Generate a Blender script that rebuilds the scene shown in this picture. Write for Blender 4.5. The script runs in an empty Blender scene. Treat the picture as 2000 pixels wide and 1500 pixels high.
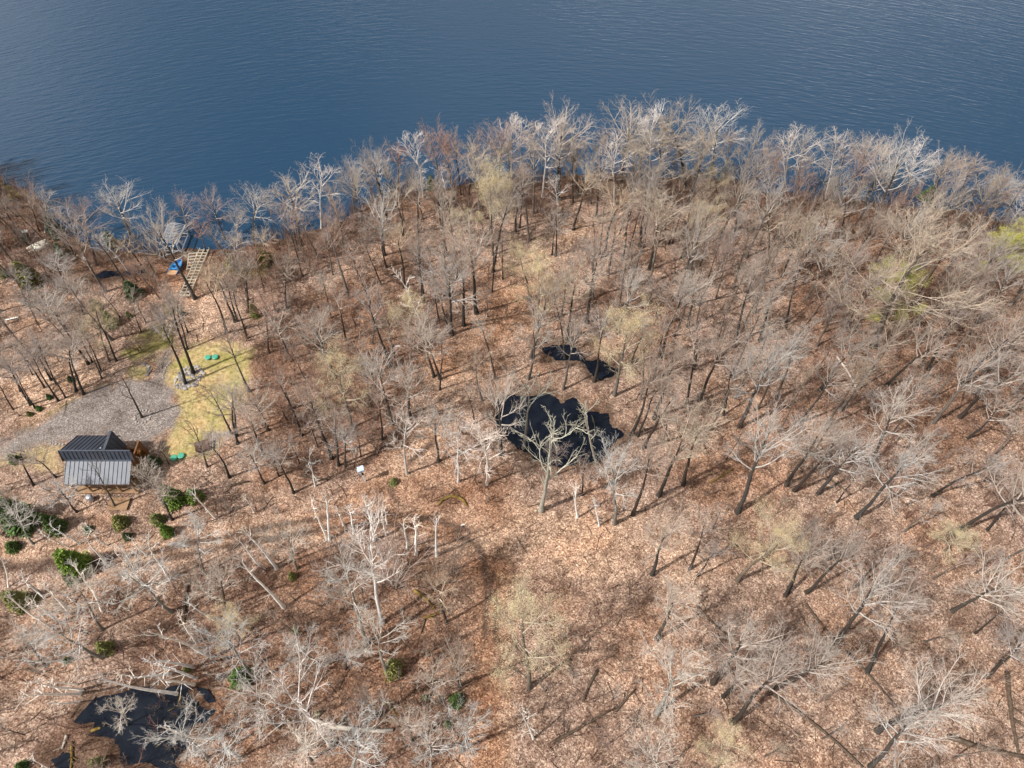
import bpy, bmesh, math, random
import numpy as np
from mathutils import Vector, Matrix, Euler, Quaternion, noise

# ------------------------------------------------------------------ camera, sky, sun, exposure
scene = bpy.context.scene
HCAM = 68.0; FPX = 1387.0; PITCH = math.radians(55.6)
cam_d = bpy.data.cameras.new('camera'); cam = bpy.data.objects.new('camera', cam_d)
scene.collection.objects.link(cam)
cam.location = (0, 0, HCAM); cam.rotation_euler = (math.pi/2 - PITCH, 0, 0)
cam_d.sensor_width = 36.0; cam_d.lens = 36.0*FPX/2000.0
cam_d.clip_start = 0.5; cam_d.clip_end = 12000
scene.camera = cam

SUN_EL = math.radians(52); SUN_DIR = Vector((-0.9, -0.42, 0)).normalized()
sun_vec = Vector((SUN_DIR.x*math.cos(SUN_EL), SUN_DIR.y*math.cos(SUN_EL), math.sin(SUN_EL)))
CLOUD_SHIFT = (4.4, 8.2, 1.1)
world = bpy.data.worlds.new("World"); scene.world = world; world.use_nodes = True
wn = world.node_tree; wn.nodes.clear()
sky = wn.nodes.new('ShaderNodeTexSky'); sky.sky_type = 'NISHITA'; sky.sun_disc = False
sky.sun_elevation = SUN_EL
sky.sun_rotation = math.atan2(SUN_DIR.x, SUN_DIR.y)
sky.air_density = 1.0; sky.dust_density = 1.2; sky.ozone_density = 1.0
bg = wn.nodes.new('ShaderNodeBackground'); bg.inputs['Strength'].default_value = 0.085
wo = wn.nodes.new('ShaderNodeOutputWorld')
# thin high cloud: most of the blue is washed out of the sky
bw = wn.nodes.new('ShaderNodeRGBToBW'); wn.links.new(sky.outputs[0], bw.inputs[0])
gr = wn.nodes.new('ShaderNodeMix'); gr.data_type = 'RGBA'; gr.blend_type = 'MULTIPLY'; gr.inputs[0].default_value = 1.0
wn.links.new(bw.outputs[0], gr.inputs[6]); gr.inputs[7].default_value = (1.06, 1.0, .93, 1)
mx = wn.nodes.new('ShaderNodeMix'); mx.data_type = 'RGBA'; mx.inputs[0].default_value = .72
wn.links.new(sky.outputs[0], mx.inputs[6]); wn.links.new(gr.outputs[2], mx.inputs[7])
# broken bright cloud
tcw = wn.nodes.new('ShaderNodeTexCoord'); mpw = wn.nodes.new('ShaderNodeMapping')
mpw.inputs['Location'].default_value = CLOUD_SHIFT; mpw.inputs['Scale'].default_value = (1, 1, 1.6)
wn.links.new(tcw.outputs['Generated'], mpw.inputs[0])
cn = wn.nodes.new('ShaderNodeTexNoise'); cn.inputs['Scale'].default_value = 1.35; cn.inputs['Detail'].default_value = 4; cn.inputs['Roughness'].default_value = .5
wn.links.new(mpw.outputs[0], cn.inputs['Vector'])
cr_ = wn.nodes.new('ShaderNodeMapRange'); cr_.interpolation_type = 'SMOOTHSTEP'
cr_.inputs[1].default_value = .46; cr_.inputs[2].default_value = .66; wn.links.new(cn.outputs[0], cr_.inputs[0])
cl = wn.nodes.new('ShaderNodeMix'); cl.data_type = 'RGBA'
wn.links.new(cr_.outputs[0], cl.inputs[0]); wn.links.new(mx.outputs[2], cl.inputs[6])
cc_ = wn.nodes.new('ShaderNodeMix'); cc_.data_type = 'RGBA'; cc_.blend_type = 'MULTIPLY'; cc_.inputs[0].default_value = 1.0
wn.links.new(gr.outputs[2], cc_.inputs[6]); cc_.inputs[7].default_value = (3.2, 3.35, 3.6, 1); wn.links.new(cc_.outputs[2], cl.inputs[7])
wn.links.new(cl.outputs[2], bg.inputs[0]); wn.links.new(bg.outputs[0], wo.inputs[0])
sl = bpy.data.lights.new('sun', 'SUN'); sun = bpy.data.objects.new('sun', sl)
scene.collection.objects.link(sun)
sl.energy = 3.4; sl.angle = math.radians(1.5); sl.color = (1.0, 0.95, 0.885)
sun.rotation_euler = sun_vec.to_track_quat('Z', 'Y').to_euler(); sun.location = (-60, 100, 140)
scene.view_settings.view_transform = 'Standard'; scene.view_settings.look = 'None'
scene.view_settings.gamma = 1.0; scene.view_settings.use_curve_mapping = False
scene.view_settings.exposure = 0.82
scene.cycles.max_bounces = 6; scene.cycles.diffuse_bounces = 3; scene.cycles.glossy_bounces = 3
scene.cycles.transparent_max_bounces = 4

# ------------------------------------------------------------------ helpers
random.seed(7); np.random.seed(7)
COL = scene.collection
CT, ST = math.cos(PITCH), math.sin(PITCH)

def ray(px, py):
    u = (px-1000)/FPX; v = (750-py)/FPX
    return Vector((u, CT + v*ST, -ST + v*CT))
def at(px, py, z=0.0):
    """world point at height z that the photo shows at pixel px,py"""
    r = ray(px, py); t = (z-HCAM)/r.z
    return Vector((r.x*t, r.y*t, z))
def project(x, y, z=0.0):
    dz = z-HCAM
    d = y*CT - dz*ST
    up = y*ST + dz*CT
    return 1000 + FPX*x/d, 750 - FPX*up/d

def tag(o, label=None, cat=None, group=None, kind=None):
    if label: o['label'] = label
    if cat: o['category'] = cat
    if group: o['group'] = group
    if kind: o['kind'] = kind
    return o
def empty(name, loc, rz=0.0):
    o = bpy.data.objects.new(name, None); COL.objects.link(o)
    o.location = loc; o.rotation_euler = (0, 0, rz); o.empty_display_size = 0.3
    return o
def link(name, me, parent=None):
    o = bpy.data.objects.new(name, me); COL.objects.link(o)
    if parent is not None: o.parent = parent
    return o
def mesh_np(name, verts, faces_flat, nper, mats=(), mat_idx=None, smooth=False):
    """fast mesh from numpy arrays; every face has nper corners"""
    me = bpy.data.meshes.new(name)
    nv = len(verts); nf = len(faces_flat)//nper
    me.vertices.add(nv); me.vertices.foreach_set('co', np.asarray(verts, np.float32).ravel())
    me.loops.add(nf*nper); me.loops.foreach_set('vertex_index', np.asarray(faces_flat, np.int32))
    me.polygons.add(nf)
    me.polygons.foreach_set('loop_start', np.arange(0, nf*nper, nper, dtype=np.int32))
    me.polygons.foreach_set('loop_total', np.full(nf, nper, np.int32))
    if smooth: me.polygons.foreach_set('use_smooth', np.ones(nf, bool))
    for m in mats: me.materials.append(m)
    if mat_idx is not None: me.polygons.foreach_set('material_index', np.asarray(mat_idx, np.int32))
    me.update(calc_edges=True)
    return me

class MB:
    """collects boxes, bars, tubes in one mesh"""
    def __init__(s): s.v = []; s.f = []
    def quadbox(s, pts):            # 8 points: bottom 4 then top 4
        b = len(s.v); s.v += [tuple(p) for p in pts]
        for f in ((0,3,2,1),(4,5,6,7),(0,1,5,4),(1,2,6,5),(2,3,7,6),(3,0,4,7)):
            s.f.append(tuple(b+i for i in f))
    def box(s, c, d, rz=0.0):
        cx, cy, cz = c; x, y, z = d[0]/2, d[1]/2, d[2]/2
        ca, sa = math.cos(rz), math.sin(rz); P = []
        for zz in (-z, z):
            for (xx, yy) in ((-x,-y),(x,-y),(x,y),(-x,y)):
                P.append((cx+xx*ca-yy*sa, cy+xx*sa+yy*ca, cz+zz))
        s.quadbox(P)
    def bar(s, a, b, w, h=None):    # rectangular bar from a to b
        a = Vector(a); b = Vector(b); h = h or w
        d = (b-a).normalized(); ref = Vector((0,0,1)) if abs(d.z) < .9 else Vector((0,1,0))
        u = d.cross(ref).normalized()*w/2; v = u.cross(d).normalized()*h/2
        s.quadbox([a-u-v, a+u-v, b+u-v, b-u-v, a-u+v, a+u+v, b+u+v, b-u+v])
    def tube(s, pts, rad, n=6, cap=True):
        base = len(s.v); pts = [Vector(p) for p in pts]
        for i, p in enumerate(pts):
            d = (pts[min(i+1,len(pts)-1)]-pts[max(i-1,0)]).normalized()
            ref = Vector((0,0,1)) if abs(d.z) < .9 else Vector((1,0,0))
            u = d.cross(ref).normalized(); v = d.cross(u)
            r = rad[i] if hasattr(rad, '__len__') else rad
            for k in range(n):
                a = 2*math.pi*k/n
                s.v.append(tuple(p + u*(math.cos(a)*r) + v*(math.sin(a)*r)))
        for i in range(len(pts)-1):
            for k in range(n):
                k2 = (k+1) % n; b = base+i*n
                s.f.append((b+k, b+k2, b+n+k2, b+n+k))
        if cap:
            s.f.append(tuple(base+k for k in range(n))[::-1])
            e = base+(len(pts)-1)*n
            s.f.append(tuple(e+k for k in range(n)))
    def poly(s, pts):
        b = len(s.v); s.v += [tuple(p) for p in pts]; s.f.append(tuple(range(b, b+len(pts))))
    def slab(s, pts, t):            # planar polygon with thickness t along -z
        n = len(pts); b = len(s.v)
        s.v += [tuple(p) for p in pts] + [(p[0], p[1], p[2]-t) for p in pts]
        s.f.append(tuple(range(b, b+n))); s.f.append(tuple(range(b+2*n-1, b+n-1, -1)))
        for i in range(n):
            j = (i+1) % n; s.f.append((b+i, b+n+i, b+n+j, b+j))
    def mesh(s, name, mat, smooth=False):
        me = bpy.data.meshes.new(name); me.from_pydata(s.v, [], s.f); me.update()
        if mat: me.materials.append(mat)
        if smooth: me.polygons.foreach_set('use_smooth', np.ones(len(me.polygons), bool))
        return me
    def build(s, name, mat, parent=None, smooth=False):
        return link(name, s.mesh(name, mat, smooth), parent)

# ------------------------------------------------------------------ materials
def new_mat(name):
    m = bpy.data.materials.new(name); m.use_nodes = True
    nt = m.node_tree; nt.nodes.clear()
    out = nt.nodes.new('ShaderNodeOutputMaterial'); b = nt.nodes.new('ShaderNodeBsdfPrincipled')
    nt.links.new(b.outputs[0], out.inputs[0])
    b.inputs['Roughness'].default_value = 0.9
    b.inputs['Specular IOR Level'].default_value = 0.2
    return m, nt, b
def N(nt, t, **kw):
    n = nt.nodes.new(t)
    for k, v in kw.items(): setattr(n, k, v)
    return n
def ramp(nt, fac, stops):
    r = nt.nodes.new('ShaderNodeValToRGB'); e = r.color_ramp.elements
    while len(e) < len(stops): e.new(0.5)
    for el, (p, c) in zip(e, stops): el.position = p; el.color = (*c, 1)
    nt.links.new(fac, r.inputs[0]); return r.outputs[0]
def mixc(nt, fac, a, b, mode='MIX'):
    n = nt.nodes.new('ShaderNodeMix'); n.data_type = 'RGBA'; n.blend_type = mode
    if isinstance(fac, float): n.inputs[0].default_value = fac
    else: nt.links.new(fac, n.inputs[0])
    for sock, v in ((n.inputs[6], a), (n.inputs[7], b)):
        if isinstance(v, tuple): sock.default_value = (*v, 1)
        else: nt.links.new(v, sock)
    return n.outputs[2]
def math_n(nt, op, a, b=None):
    n = nt.nodes.new('ShaderNodeMath'); n.operation = op
    for i, v in enumerate((a, b)):
        if v is None: continue
        if isinstance(v, (int, float)): n.inputs[i].default_value = v
        else: nt.links.new(v, n.inputs[i])
    return n.outputs[0]
def noise_tex(nt, vec, scale, detail=3, rough=0.5):
    n = nt.nodes.new('ShaderNodeTexNoise'); n.inputs['Scale'].default_value = scale
    n.inputs['Detail'].default_value = detail; n.inputs['Roughness'].default_value = rough
    if vec is not None: nt.links.new(vec, n.inputs['Vector'])
    return n
def simple(name, col, rough=0.8, var=0.25, scale=6.0, metal=0.0, spec=0.3, dark=None):
    m, nt, b = new_mat(name)
    tc = N(nt, 'ShaderNodeTexCoord')
    nz = noise_tex(nt, tc.outputs['Object'], scale, 5, 0.65)
    d = dark or tuple(c*(1-var) for c in col)
    l = tuple(min(1, c*(1+var)) for c in col)
    nt.links.new(ramp(nt, nz.outputs[0], [(0.3, d), (0.7, l)]), b.inputs['Base Color'])
    b.inputs['Roughness'].default_value = rough; b.inputs['Metallic'].default_value = metal
    b.inputs['Specular IOR Level'].default_value = spec
    return m

def ground_mat():
    m, nt, b = new_mat('leaf_litter')
    L = nt.links
    geo = N(nt, 'ShaderNodeNewGeometry'); P = geo.outputs['Position']
    def attr(n):
        a = N(nt, 'ShaderNodeAttribute'); a.attribute_name = n; return a.outputs['Fac']
    # leaves: two sizes of random cells
    warp = noise_tex(nt, P, 3.0, 2)
    add = N(nt, 'ShaderNodeVectorMath', operation='MULTIPLY_ADD')
    L.new(warp.outputs['Color'], add.inputs[0]); add.inputs[1].default_value = (.25,.25,.25); L.new(P, add.inputs[2])
    v1 = N(nt, 'ShaderNodeTexVoronoi'); v1.inputs['Scale'].default_value = 8.2; L.new(add.outputs[0], v1.inputs['Vector'])
    v2 = N(nt, 'ShaderNodeTexVoronoi'); v2.inputs['Scale'].default_value = 15.0; L.new(add.outputs[0], v2.inputs['Vector'])
    s1 = N(nt, 'ShaderNodeSeparateColor'); L.new(v1.outputs['Color'], s1.inputs[0])
    s2 = N(nt, 'ShaderNodeSeparateColor'); L.new(v2.outputs['Color'], s2.inputs[0])
    leafA = ramp(nt, s1.outputs[0], [(0.0,(.07,.038,.027)),(.2,(.165,.092,.066)),(.5,(.29,.187,.145)),(.75,(.43,.30,.235)),(.92,(.60,.455,.355)),(1.0,(.76,.63,.51))])
    leafB = ramp(nt, s2.outputs[1], [(0.0,(.055,.03,.022)),(.3,(.155,.088,.062)),(.6,(.285,.184,.142)),(.85,(.46,.32,.25)),(1.0,(.68,.53,.42))])
    leaf = mixc(nt, 0.42, leafA, leafB)
    # broad patches: pinkish, orange brown, dull brown
    n1 = noise_tex(nt, P, 0.09, 4, .6); n2 = noise_tex(nt, P, 0.33, 4, .65); n3 = noise_tex(nt, P, 1.1, 3, .6)
    tint = ramp(nt, n1.outputs[0], [(.36,(1.08,.93,.82)),(.5,(1.0,.98,.96)),(.64,(.98,.96,.98))])
    leaf = mixc(nt, 1.0, leaf, tint, 'MULTIPLY')
    pat = ramp(nt, n2.outputs[0], [(.30,(.40,.35,.32)),(.47,(.88,.86,.84)),(.56,(1,1,1)),(.7,(1.2,1.17,1.12))])
    leaf = mixc(nt, .9, leaf, pat, 'MULTIPLY')
    pat3 = ramp(nt, n3.outputs[0], [(.3,(.5,.46,.44)),(.5,(.98,.98,.98)),(.72,(1.2,1.18,1.14))])
    leaf = mixc(nt, .8, leaf, pat3, 'MULTIPLY')
    leafp = leaf
    brown = mixc(nt, 1.0, leaf, (.66,.56,.50), 'MULTIPLY')
    leaf = mixc(nt, attr('brown'), leaf, brown)
    # pale trodden trail leaves
    pale = mixc(nt, 1.0, leafp, (1.32,1.29,1.2), 'MULTIPLY')
    c = mixc(nt, attr('pale'), leaf, pale)
    orange = mixc(nt, 1.0, leaf, (.98,.80,.66), 'MULTIPLY')
    c = mixc(nt, attr('orange'), c, orange)
    rut = mixc(nt, .15, (.042,.024,.018), leaf)
    c = mixc(nt, attr('rut'), c, rut)
    wet = mixc(nt, .25, (.05,.028,.018), leaf)
    c = mixc(nt, attr('wet'), c, wet)
    hs = N(nt, 'ShaderNodeHueSaturation'); hs.inputs['Saturation'].default_value = .95; hs.inputs['Value'].default_value = 1.0; hs.inputs['Hue'].default_value = .504
    L.new(c, hs.inputs['Color']); c = hs.outputs[0]
    # dry grass, moss
    g1 = noise_tex(nt, P, 2.2, 6, .75)
    grass = ramp(nt, g1.outputs[0], [(.28,(.13,.105,.04)),(.45,(.32,.25,.115)),(.6,(.48,.385,.21)),(.78,(.68,.57,.36))])
    gp = noise_tex(nt, P, .35, 3, .6)
    grass = mixc(nt, 1.0, grass, ramp(nt, gp.outputs[0], [(.35,(.72,.82,.5)),(.5,(1,1,.95)),(.65,(1.15,1.02,1.0))]), 'MULTIPLY')
    c = mixc(nt, attr('grass'), c, grass)
    moss = ramp(nt, g1.outputs[0], [(.3,(.05,.055,.012)),(.5,(.16,.15,.04)),(.72,(.36,.32,.12))])
    c = mixc(nt, attr('moss'), c, moss)
    # gravel
    v3 = N(nt, 'ShaderNodeTexVoronoi'); v3.inputs['Scale'].default_value = 11.0; L.new(P, v3.inputs['Vector'])
    s3 = N(nt, 'ShaderNodeSeparateColor'); L.new(v3.outputs['Color'], s3.inputs[0])
    grav = ramp(nt, s3.outputs[0], [(0,(.11,.092,.085)),(.35,(.185,.158,.145)),(.75,(.25,.215,.197)),(1,(.40,.35,.32))])
    grav = mixc(nt, .9, grav, pat, 'MULTIPLY')
    c = mixc(nt, attr('gravel'), c, grav)
    L.new(c, b.inputs['Base Color'])
    b.inputs['Roughness'].default_value = .95; b.inputs['Specular IOR Level'].default_value = .1
    h = math_n(nt, 'ADD', math_n(nt, 'MULTIPLY', s1.outputs[1], .6), math_n(nt, 'MULTIPLY', s2.outputs[0], .4))
    bp = N(nt, 'ShaderNodeBump'); bp.inputs['Strength'].default_value = .9; bp.inputs['Distance'].default_value = .07
    L.new(h, bp.inputs['Height']); L.new(bp.outputs[0], b.inputs['Normal'])
    return m

def lake_mat():
    m, nt, b = new_mat('lake_water'); L = nt.links
    geo = N(nt, 'ShaderNodeNewGeometry'); P = geo.outputs['Position']
    sp = N(nt, 'ShaderNodeSeparateXYZ'); L.new(P, sp.inputs[0])
    # wind ripples run as shallow arcs round the point
    x2 = math_n(nt, 'MULTIPLY', math_n(nt, 'MULTIPLY', sp.outputs[0], sp.outputs[0]), 1/420.0)
    ph = math_n(nt, 'ADD', sp.outputs[1], x2)
    cb = N(nt, 'ShaderNodeCombineXYZ')
    L.new(math_n(nt, 'MULTIPLY', sp.outputs[0], .22), cb.inputs[0]); L.new(ph, cb.inputs[1])
    a = noise_tex(nt, cb.outputs[0], 1.35, 3, .5); a.inputs['Distortion'].default_value = .3
    c = noise_tex(nt, cb.outputs[0], 3.1, 2, .5)
    h = math_n(nt, 'ADD', a.outputs[0], math_n(nt, 'MULTIPLY', c.outputs[0], .28))
    gust = noise_tex(nt, P, .022, 3, .6)
    gs = N(nt, 'ShaderNodeMapRange'); L.new(gust.outputs[0], gs.inputs[0])
    gs.inputs[1].default_value = .3; gs.inputs[2].default_value = .7; gs.inputs[3].default_value = .35; gs.inputs[4].default_value = 1.0
    bp = N(nt, 'ShaderNodeBump'); bp.inputs['Distance'].default_value = .125
    L.new(gs.outputs[0], bp.inputs['Strength'])
    L.new(h, bp.inputs['Height']); L.new(bp.outputs[0], b.inputs['Normal'])
    b.inputs['Base Color'].default_value = (.013,.040,.080,1)
    b.inputs['Roughness'].default_value = .12; b.inputs['IOR'].default_value = 1.333
    b.inputs['Specular IOR Level'].default_value = .5
    return m
def pond_mat():
    m, nt, b = new_mat('still_dark_water'); L = nt.links
    geo = N(nt, 'ShaderNodeNewGeometry')
    n = noise_tex(nt, geo.outputs['Position'], .8, 4, .6)
    L.new(ramp(nt, n.outputs[0], [(.35,(.003,.005,.010)),(.7,(.009,.012,.019))]), b.inputs['Base Color'])
    b.inputs['Roughness'].default_value = .04; b.inputs['IOR'].default_value = 1.333
    b.inputs['Specular IOR Level'].default_value = .5
    n2 = noise_tex(nt, geo.outputs['Position'], 1.6, 2)
    bp = N(nt, 'ShaderNodeBump'); bp.inputs['Distance'].default_value = .02; bp.inputs['Strength'].default_value = .4
    L.new(n2.outputs[0], bp.inputs['Height']); L.new(bp.outputs[0], b.inputs['Normal'])
    return m

def tree_mat(name, rnd=None, rough=.85, mottled=.25, scale=3.0):
    """colour of the single object (its Color), or one of a row of colours per instance"""
    m, nt, b = new_mat(name); L = nt.links
    oi = N(nt, 'ShaderNodeObjectInfo')
    if rnd: col = ramp(nt, oi.outputs['Random'], rnd)
    else: col = oi.outputs['Color']
    tc = N(nt, 'ShaderNodeTexCoord')
    nz = noise_tex(nt, tc.outputs['Object'], scale, 3, .6)
    f = ramp(nt, nz.outputs[0], [(.3,(1-mottled,)*3),(.7,(1+mottled,)*3)])
    L.new(mixc(nt, 1.0, col, f, 'MULTIPLY'), b.inputs['Base Color'])
    b.inputs['Roughness'].default_value = rough
    return m
def bark_mat(name, rnd=None):
    m, nt, b = new_mat(name); L = nt.links
    oi = N(nt, 'ShaderNodeObjectInfo')
    col = ramp(nt, oi.outputs['Random'], rnd) if rnd else oi.outputs['Color']
    tc = N(nt, 'ShaderNodeTexCoord'); mp = N(nt, 'ShaderNodeMapping'); mp.inputs['Scale'].default_value = (5,5,1.1)
    L.new(tc.outputs['Object'], mp.inputs[0])
    nz = noise_tex(nt, mp.outputs[0], 2.0, 4, .7)
    f = ramp(nt, nz.outputs[0], [(.3,(.6,.58,.56)),(.55,(1,1,1)),(.75,(1.25,1.24,1.2))])
    L.new(mixc(nt, 1.0, col, f, 'MULTIPLY'), b.inputs['Base Color'])
    bp = N(nt, 'ShaderNodeBump'); bp.inputs['Distance'].default_value = .05
    L.new(nz.outputs[0], bp.inputs['Height']); L.new(bp.outputs[0], b.inputs['Normal'])
    return m

M = {}
M['ground'] = ground_mat(); M['lake'] = lake_mat(); M['pond'] = pond_mat()
M['twig'] = tree_mat('twig_bark'); M['bark'] = bark_mat('trunk_bark')
M['budtwig'] = simple('grey_twig_bark', (.42,.36,.27), .85, .25, 3)
M['bud'] = tree_mat('bud_colour', mottled=.35, scale=1.2)
M['needle'] = tree_mat('needle_green', mottled=.45, scale=1.5)
GREYS = [(0,(.30,.255,.225)),(.2,(.40,.36,.32)),(.4,(.35,.285,.22)),(.55,(.26,.215,.195)),(.7,(.46,.42,.38)),(.85,(.30,.20,.165)),(1,(.40,.34,.27))]
M['twig_mixed'] = tree_mat('mixed_twig_bark', rnd=GREYS)
M['bark_mixed'] = bark_mat('mixed_trunk_bark', rnd=[(0,(.085,.072,.062)),(.5,(.13,.112,.098)),(1,(.19,.17,.15))])
M['brush'] = tree_mat('brush_stems', rnd=[(0,(.22,.125,.09)),(.35,(.27,.17,.12)),(.6,(.30,.24,.2)),(.8,(.24,.12,.085)),(1,(.36,.31,.26))])
M['log_bark'] = simple('dark_log_bark', (.085,.06,.042), .95, .5, 4)
M['log_pale'] = simple('pale_dead_wood', (.45,.40,.34), .9, .25, 5)
M['log_moss'] = simple('mossy_log', (.17,.115,.025), .95, .6, 3, dark=(.05,.03,.012))

# ------------------------------------------------------------------ ground lines in the photo
def G(pts, z=0.0): return np.array([at(x, y, z)[:2] for x, y in pts])
SHORE_PX = [(0,338),(30,360),(75,395),(95,440),(150,470),(185,488),(250,490),(330,490),(400,484),(450,482),(500,478),(540,467),(600,452),(640,440),(700,405),(745,388),(800,372),(880,362),(960,354),(1050,348),(1150,344),(1250,342),(1350,346),(1450,354),(1520,376),(1600,388),(1700,392),(1800,402),(1880,412),(1950,425),(2000,440),(2100,470)]
SHORE = np.vstack([np.array([(-420,900),(-240,300),(-160,170),(-118,125),(-100,100),(-84,88)]), G(SHORE_PX, -.8), np.array([(130,66),(300,40),(1600,-60)])])
LAKE_POLY = np.vstack([SHORE, np.array([(1600,4000),(-420,4000)])])
POND = [(975,770),(1010,765),(1060,766),(1083,769),(1098,779),(1118,772),(1150,799),(1190,803),(1203,833),(1226,846),(1200,868),(1180,893),(1140,905),(1098,913),(1060,905),(1020,880),(990,855),(970,830),(967,798)]
POND2 = [(1055,674),(1080,667),(1110,668),(1130,680),(1150,695),(1190,705),(1212,720),(1203,733),(1172,742),(1150,728),(1130,703),(1090,703),(1060,695)]
BOG = [(150,1385),(180,1358),(215,1342),(250,1352),(262,1340),(310,1336),(355,1344),(392,1352),(412,1378),(398,1405),(362,1428),(372,1460),(340,1478),(350,1510),(270,1512),(262,1486),(225,1482),(212,1450),(165,1440),(176,1418),(142,1405)]
BOG2 = [(90,1478),(125,1462),(150,1480),(140,1510),(95,1512)]
INLET = [(172,531),(200,526),(240,523),(282,523),(288,531),(250,537),(200,541),(174,541)]
POOLS = [('pond', POND, .75, -.28), ('pond', POND2, .5, -.22), ('pond', BOG, .5, -.2), ('pond', BOG2, .4, -.2), ('inlet', INLET, .6, -.3)]
GRAVEL = [(-60,905),(-30,872),(20,858),(62,838),(105,810),(150,782),(200,756),(240,744),(285,742),(320,745),(338,762),(347,795),(340,828),(322,856),(285,868),(240,868),(150,862),(110,866),(60,872),(20,884),(-30,905)]
GPATH = [(296,745),(305,715),(316,695),(322,680),(332,684),(330,712),(328,747)]
GPAD = [(402,868),(396,852),(408,842),(425,846),(445,844),(452,852),(428,858),(428,872),(415,878)]
LAWN = [(315,745),(322,722),(335,700),(355,685),(385,674),(430,667),(472,670),(490,684),(492,706),(478,735),(472,770),(462,805),(446,836),(428,866),(395,890),(350,902),(318,890),(325,862),(345,830),(350,795),(342,765)]
LAWN2 = [(246,735),(252,720),(275,713),(292,716),(290,735),(278,744)]
LAWN3 = [(-20,905),(30,878),(80,868),(118,872),(118,925),(60,908),(20,905)]
MOSS = [(245,690),(250,664),(285,652),(300,628),(330,600),(345,640),(342,680),(325,700),(290,703)]
MOSS2 = [(425,528),(470,496),(530,490),(540,520),(500,540),(450,545)]
MOSS3 = [(0,345),(28,362),(30,380),(0,385)]
MOSS4 = [(60,838),(105,808),(150,780),(205,752),(212,748),(150,776),(100,802),(50,832)]
PALE = [([(955,1052),(1040,1042),(1130,1048),(1240,1078),(1330,1090)], 3.2), ([(975,1080),(985,1120),(975,1150)], 1.2),
        ([(735,985),(775,925),(830,870),(865,815),(885,745),(925,690)], 2.4), ([(925,690),(960,640),(1010,590),(1060,565)], 2.6), ([(980,640),(1060,565),(1085,520),(1120,470)], 3.0),
        ([(0,1092),(60,1090),(130,1085)], 1.5), ([(932,1250),(936,1350),(940,1500)], .35), ([(985,1220),(990,1350),(996,1500)], .6), ([(1000,1100),(990,1160)], .8), ([(380,620),(420,625)], 3.0), ([(90,760),(120,735)], 3.5)]
LANE = [([(955,1110),(952,1250),(958,1400),(965,1520)], 1.5), ([(640,1030),(760,1014),(880,1032)], 1.2)]
ORANGE = [([(1035,600),(960,640),(900,690)], 3.5), ([(700,985),(760,960),(850,975),(960,990)], 2.4), ([(955,1120),(950,1250),(955,1500)], 2.3), ([(300,560),(360,520)], 2.5), ([(1430,950),(1350,940)], 3.0),([(720,910),(780,860)],1.4)]
TRACK = [(-40,1112),(100,1104),(250,1092),(400,1064),(560,1034),(700,1016),(830,1024),(905,1050),(942,1090),(952,1160),(955,1300),(965,1500),(970,1600)]
PALE_TRACK = ([(-40,1100),(100,1094),(250,1084),(400,1056),(560,1030),(700,1014),(830,1022),(900,1045)], 1.5)
RUT = [([(190,1092),(300,1078),(380,1058),(470,1040),(560,1020),(660,1007),(750,1005),(830,1014),(880,1024),(905,1034)], .30),
       ([(250,1108),(330,1090),(420,1070),(480,1058),(560,1044),(640,1032),(740,1024),(800,1030)], .34),
       ([(893,1048),(922,1058),(940,1080),(948,1108),(950,1160),(948,1240)], .34), ([(-20,1104),(60,1106),(140,1104),(210,1098)], .7), ([(762,950),(768,975),(780,986)], .25),
       ([(715,905),(740,885),(765,858),(800,835)], .45), ([(840,872),(800,905)],.35), ([(962,1120),(966,1200),(972,1300)], .16)]

def poly_sd(P, poly):
    """signed distance, positive inside"""
    x, y = P[:,0], P[:,1]; n = len(poly)
    d2 = np.full(len(P), 1e12); inside = np.zeros(len(P), bool)
    for i in range(n):
        a = poly[i]; b = poly[(i+1) % n]; e = b-a
        t = np.clip(((x-a[0])*e[0]+(y-a[1])*e[1])/max(e@e,1e-9), 0, 1)
        d2 = np.minimum(d2, (x-a[0]-t*e[0])**2+(y-a[1]-t*e[1])**2)
        c = (a[1] > y) != (b[1] > y)
        with np.errstate(divide='ignore', invalid='ignore'):
            xi = (b[0]-a[0])*(y-a[1])/(b[1]-a[1]+1e-12)+a[0]
        inside ^= c & (x < xi)
    d = np.sqrt(d2); return np.where(inside, d, -d)
def line_d(P, line):
    x, y = P[:,0], P[:,1]; d2 = np.full(len(P), 1e12)
    for a, b in zip(line[:-1], line[1:]):
        e = b-a; t = np.clip(((x-a[0])*e[0]+(y-a[1])*e[1])/max(e@e,1e-9), 0, 1)
        d2 = np.minimum(d2, (x-a[0]-t*e[0])**2+(y-a[1]-t*e[1])**2)
    return np.sqrt(d2)
def sstep(a, b, x):
    t = np.clip((x-a)/(b-a), 0, 1); return t*t*(3-2*t)
def wob(P, f, seed):
    """cheap smooth noise from summed sines"""
    rs = np.random.RandomState(seed); r = np.zeros(len(P))
    for k in range(7):
        a = rs.rand()*6.28; w = f*(.6+1.6*rs.rand()); ph = rs.rand()*6.28
        r += np.sin((P[:,0]*math.cos(a)+P[:,1]*math.sin(a))*w+ph)
    return r/7**.5/1.2

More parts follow.
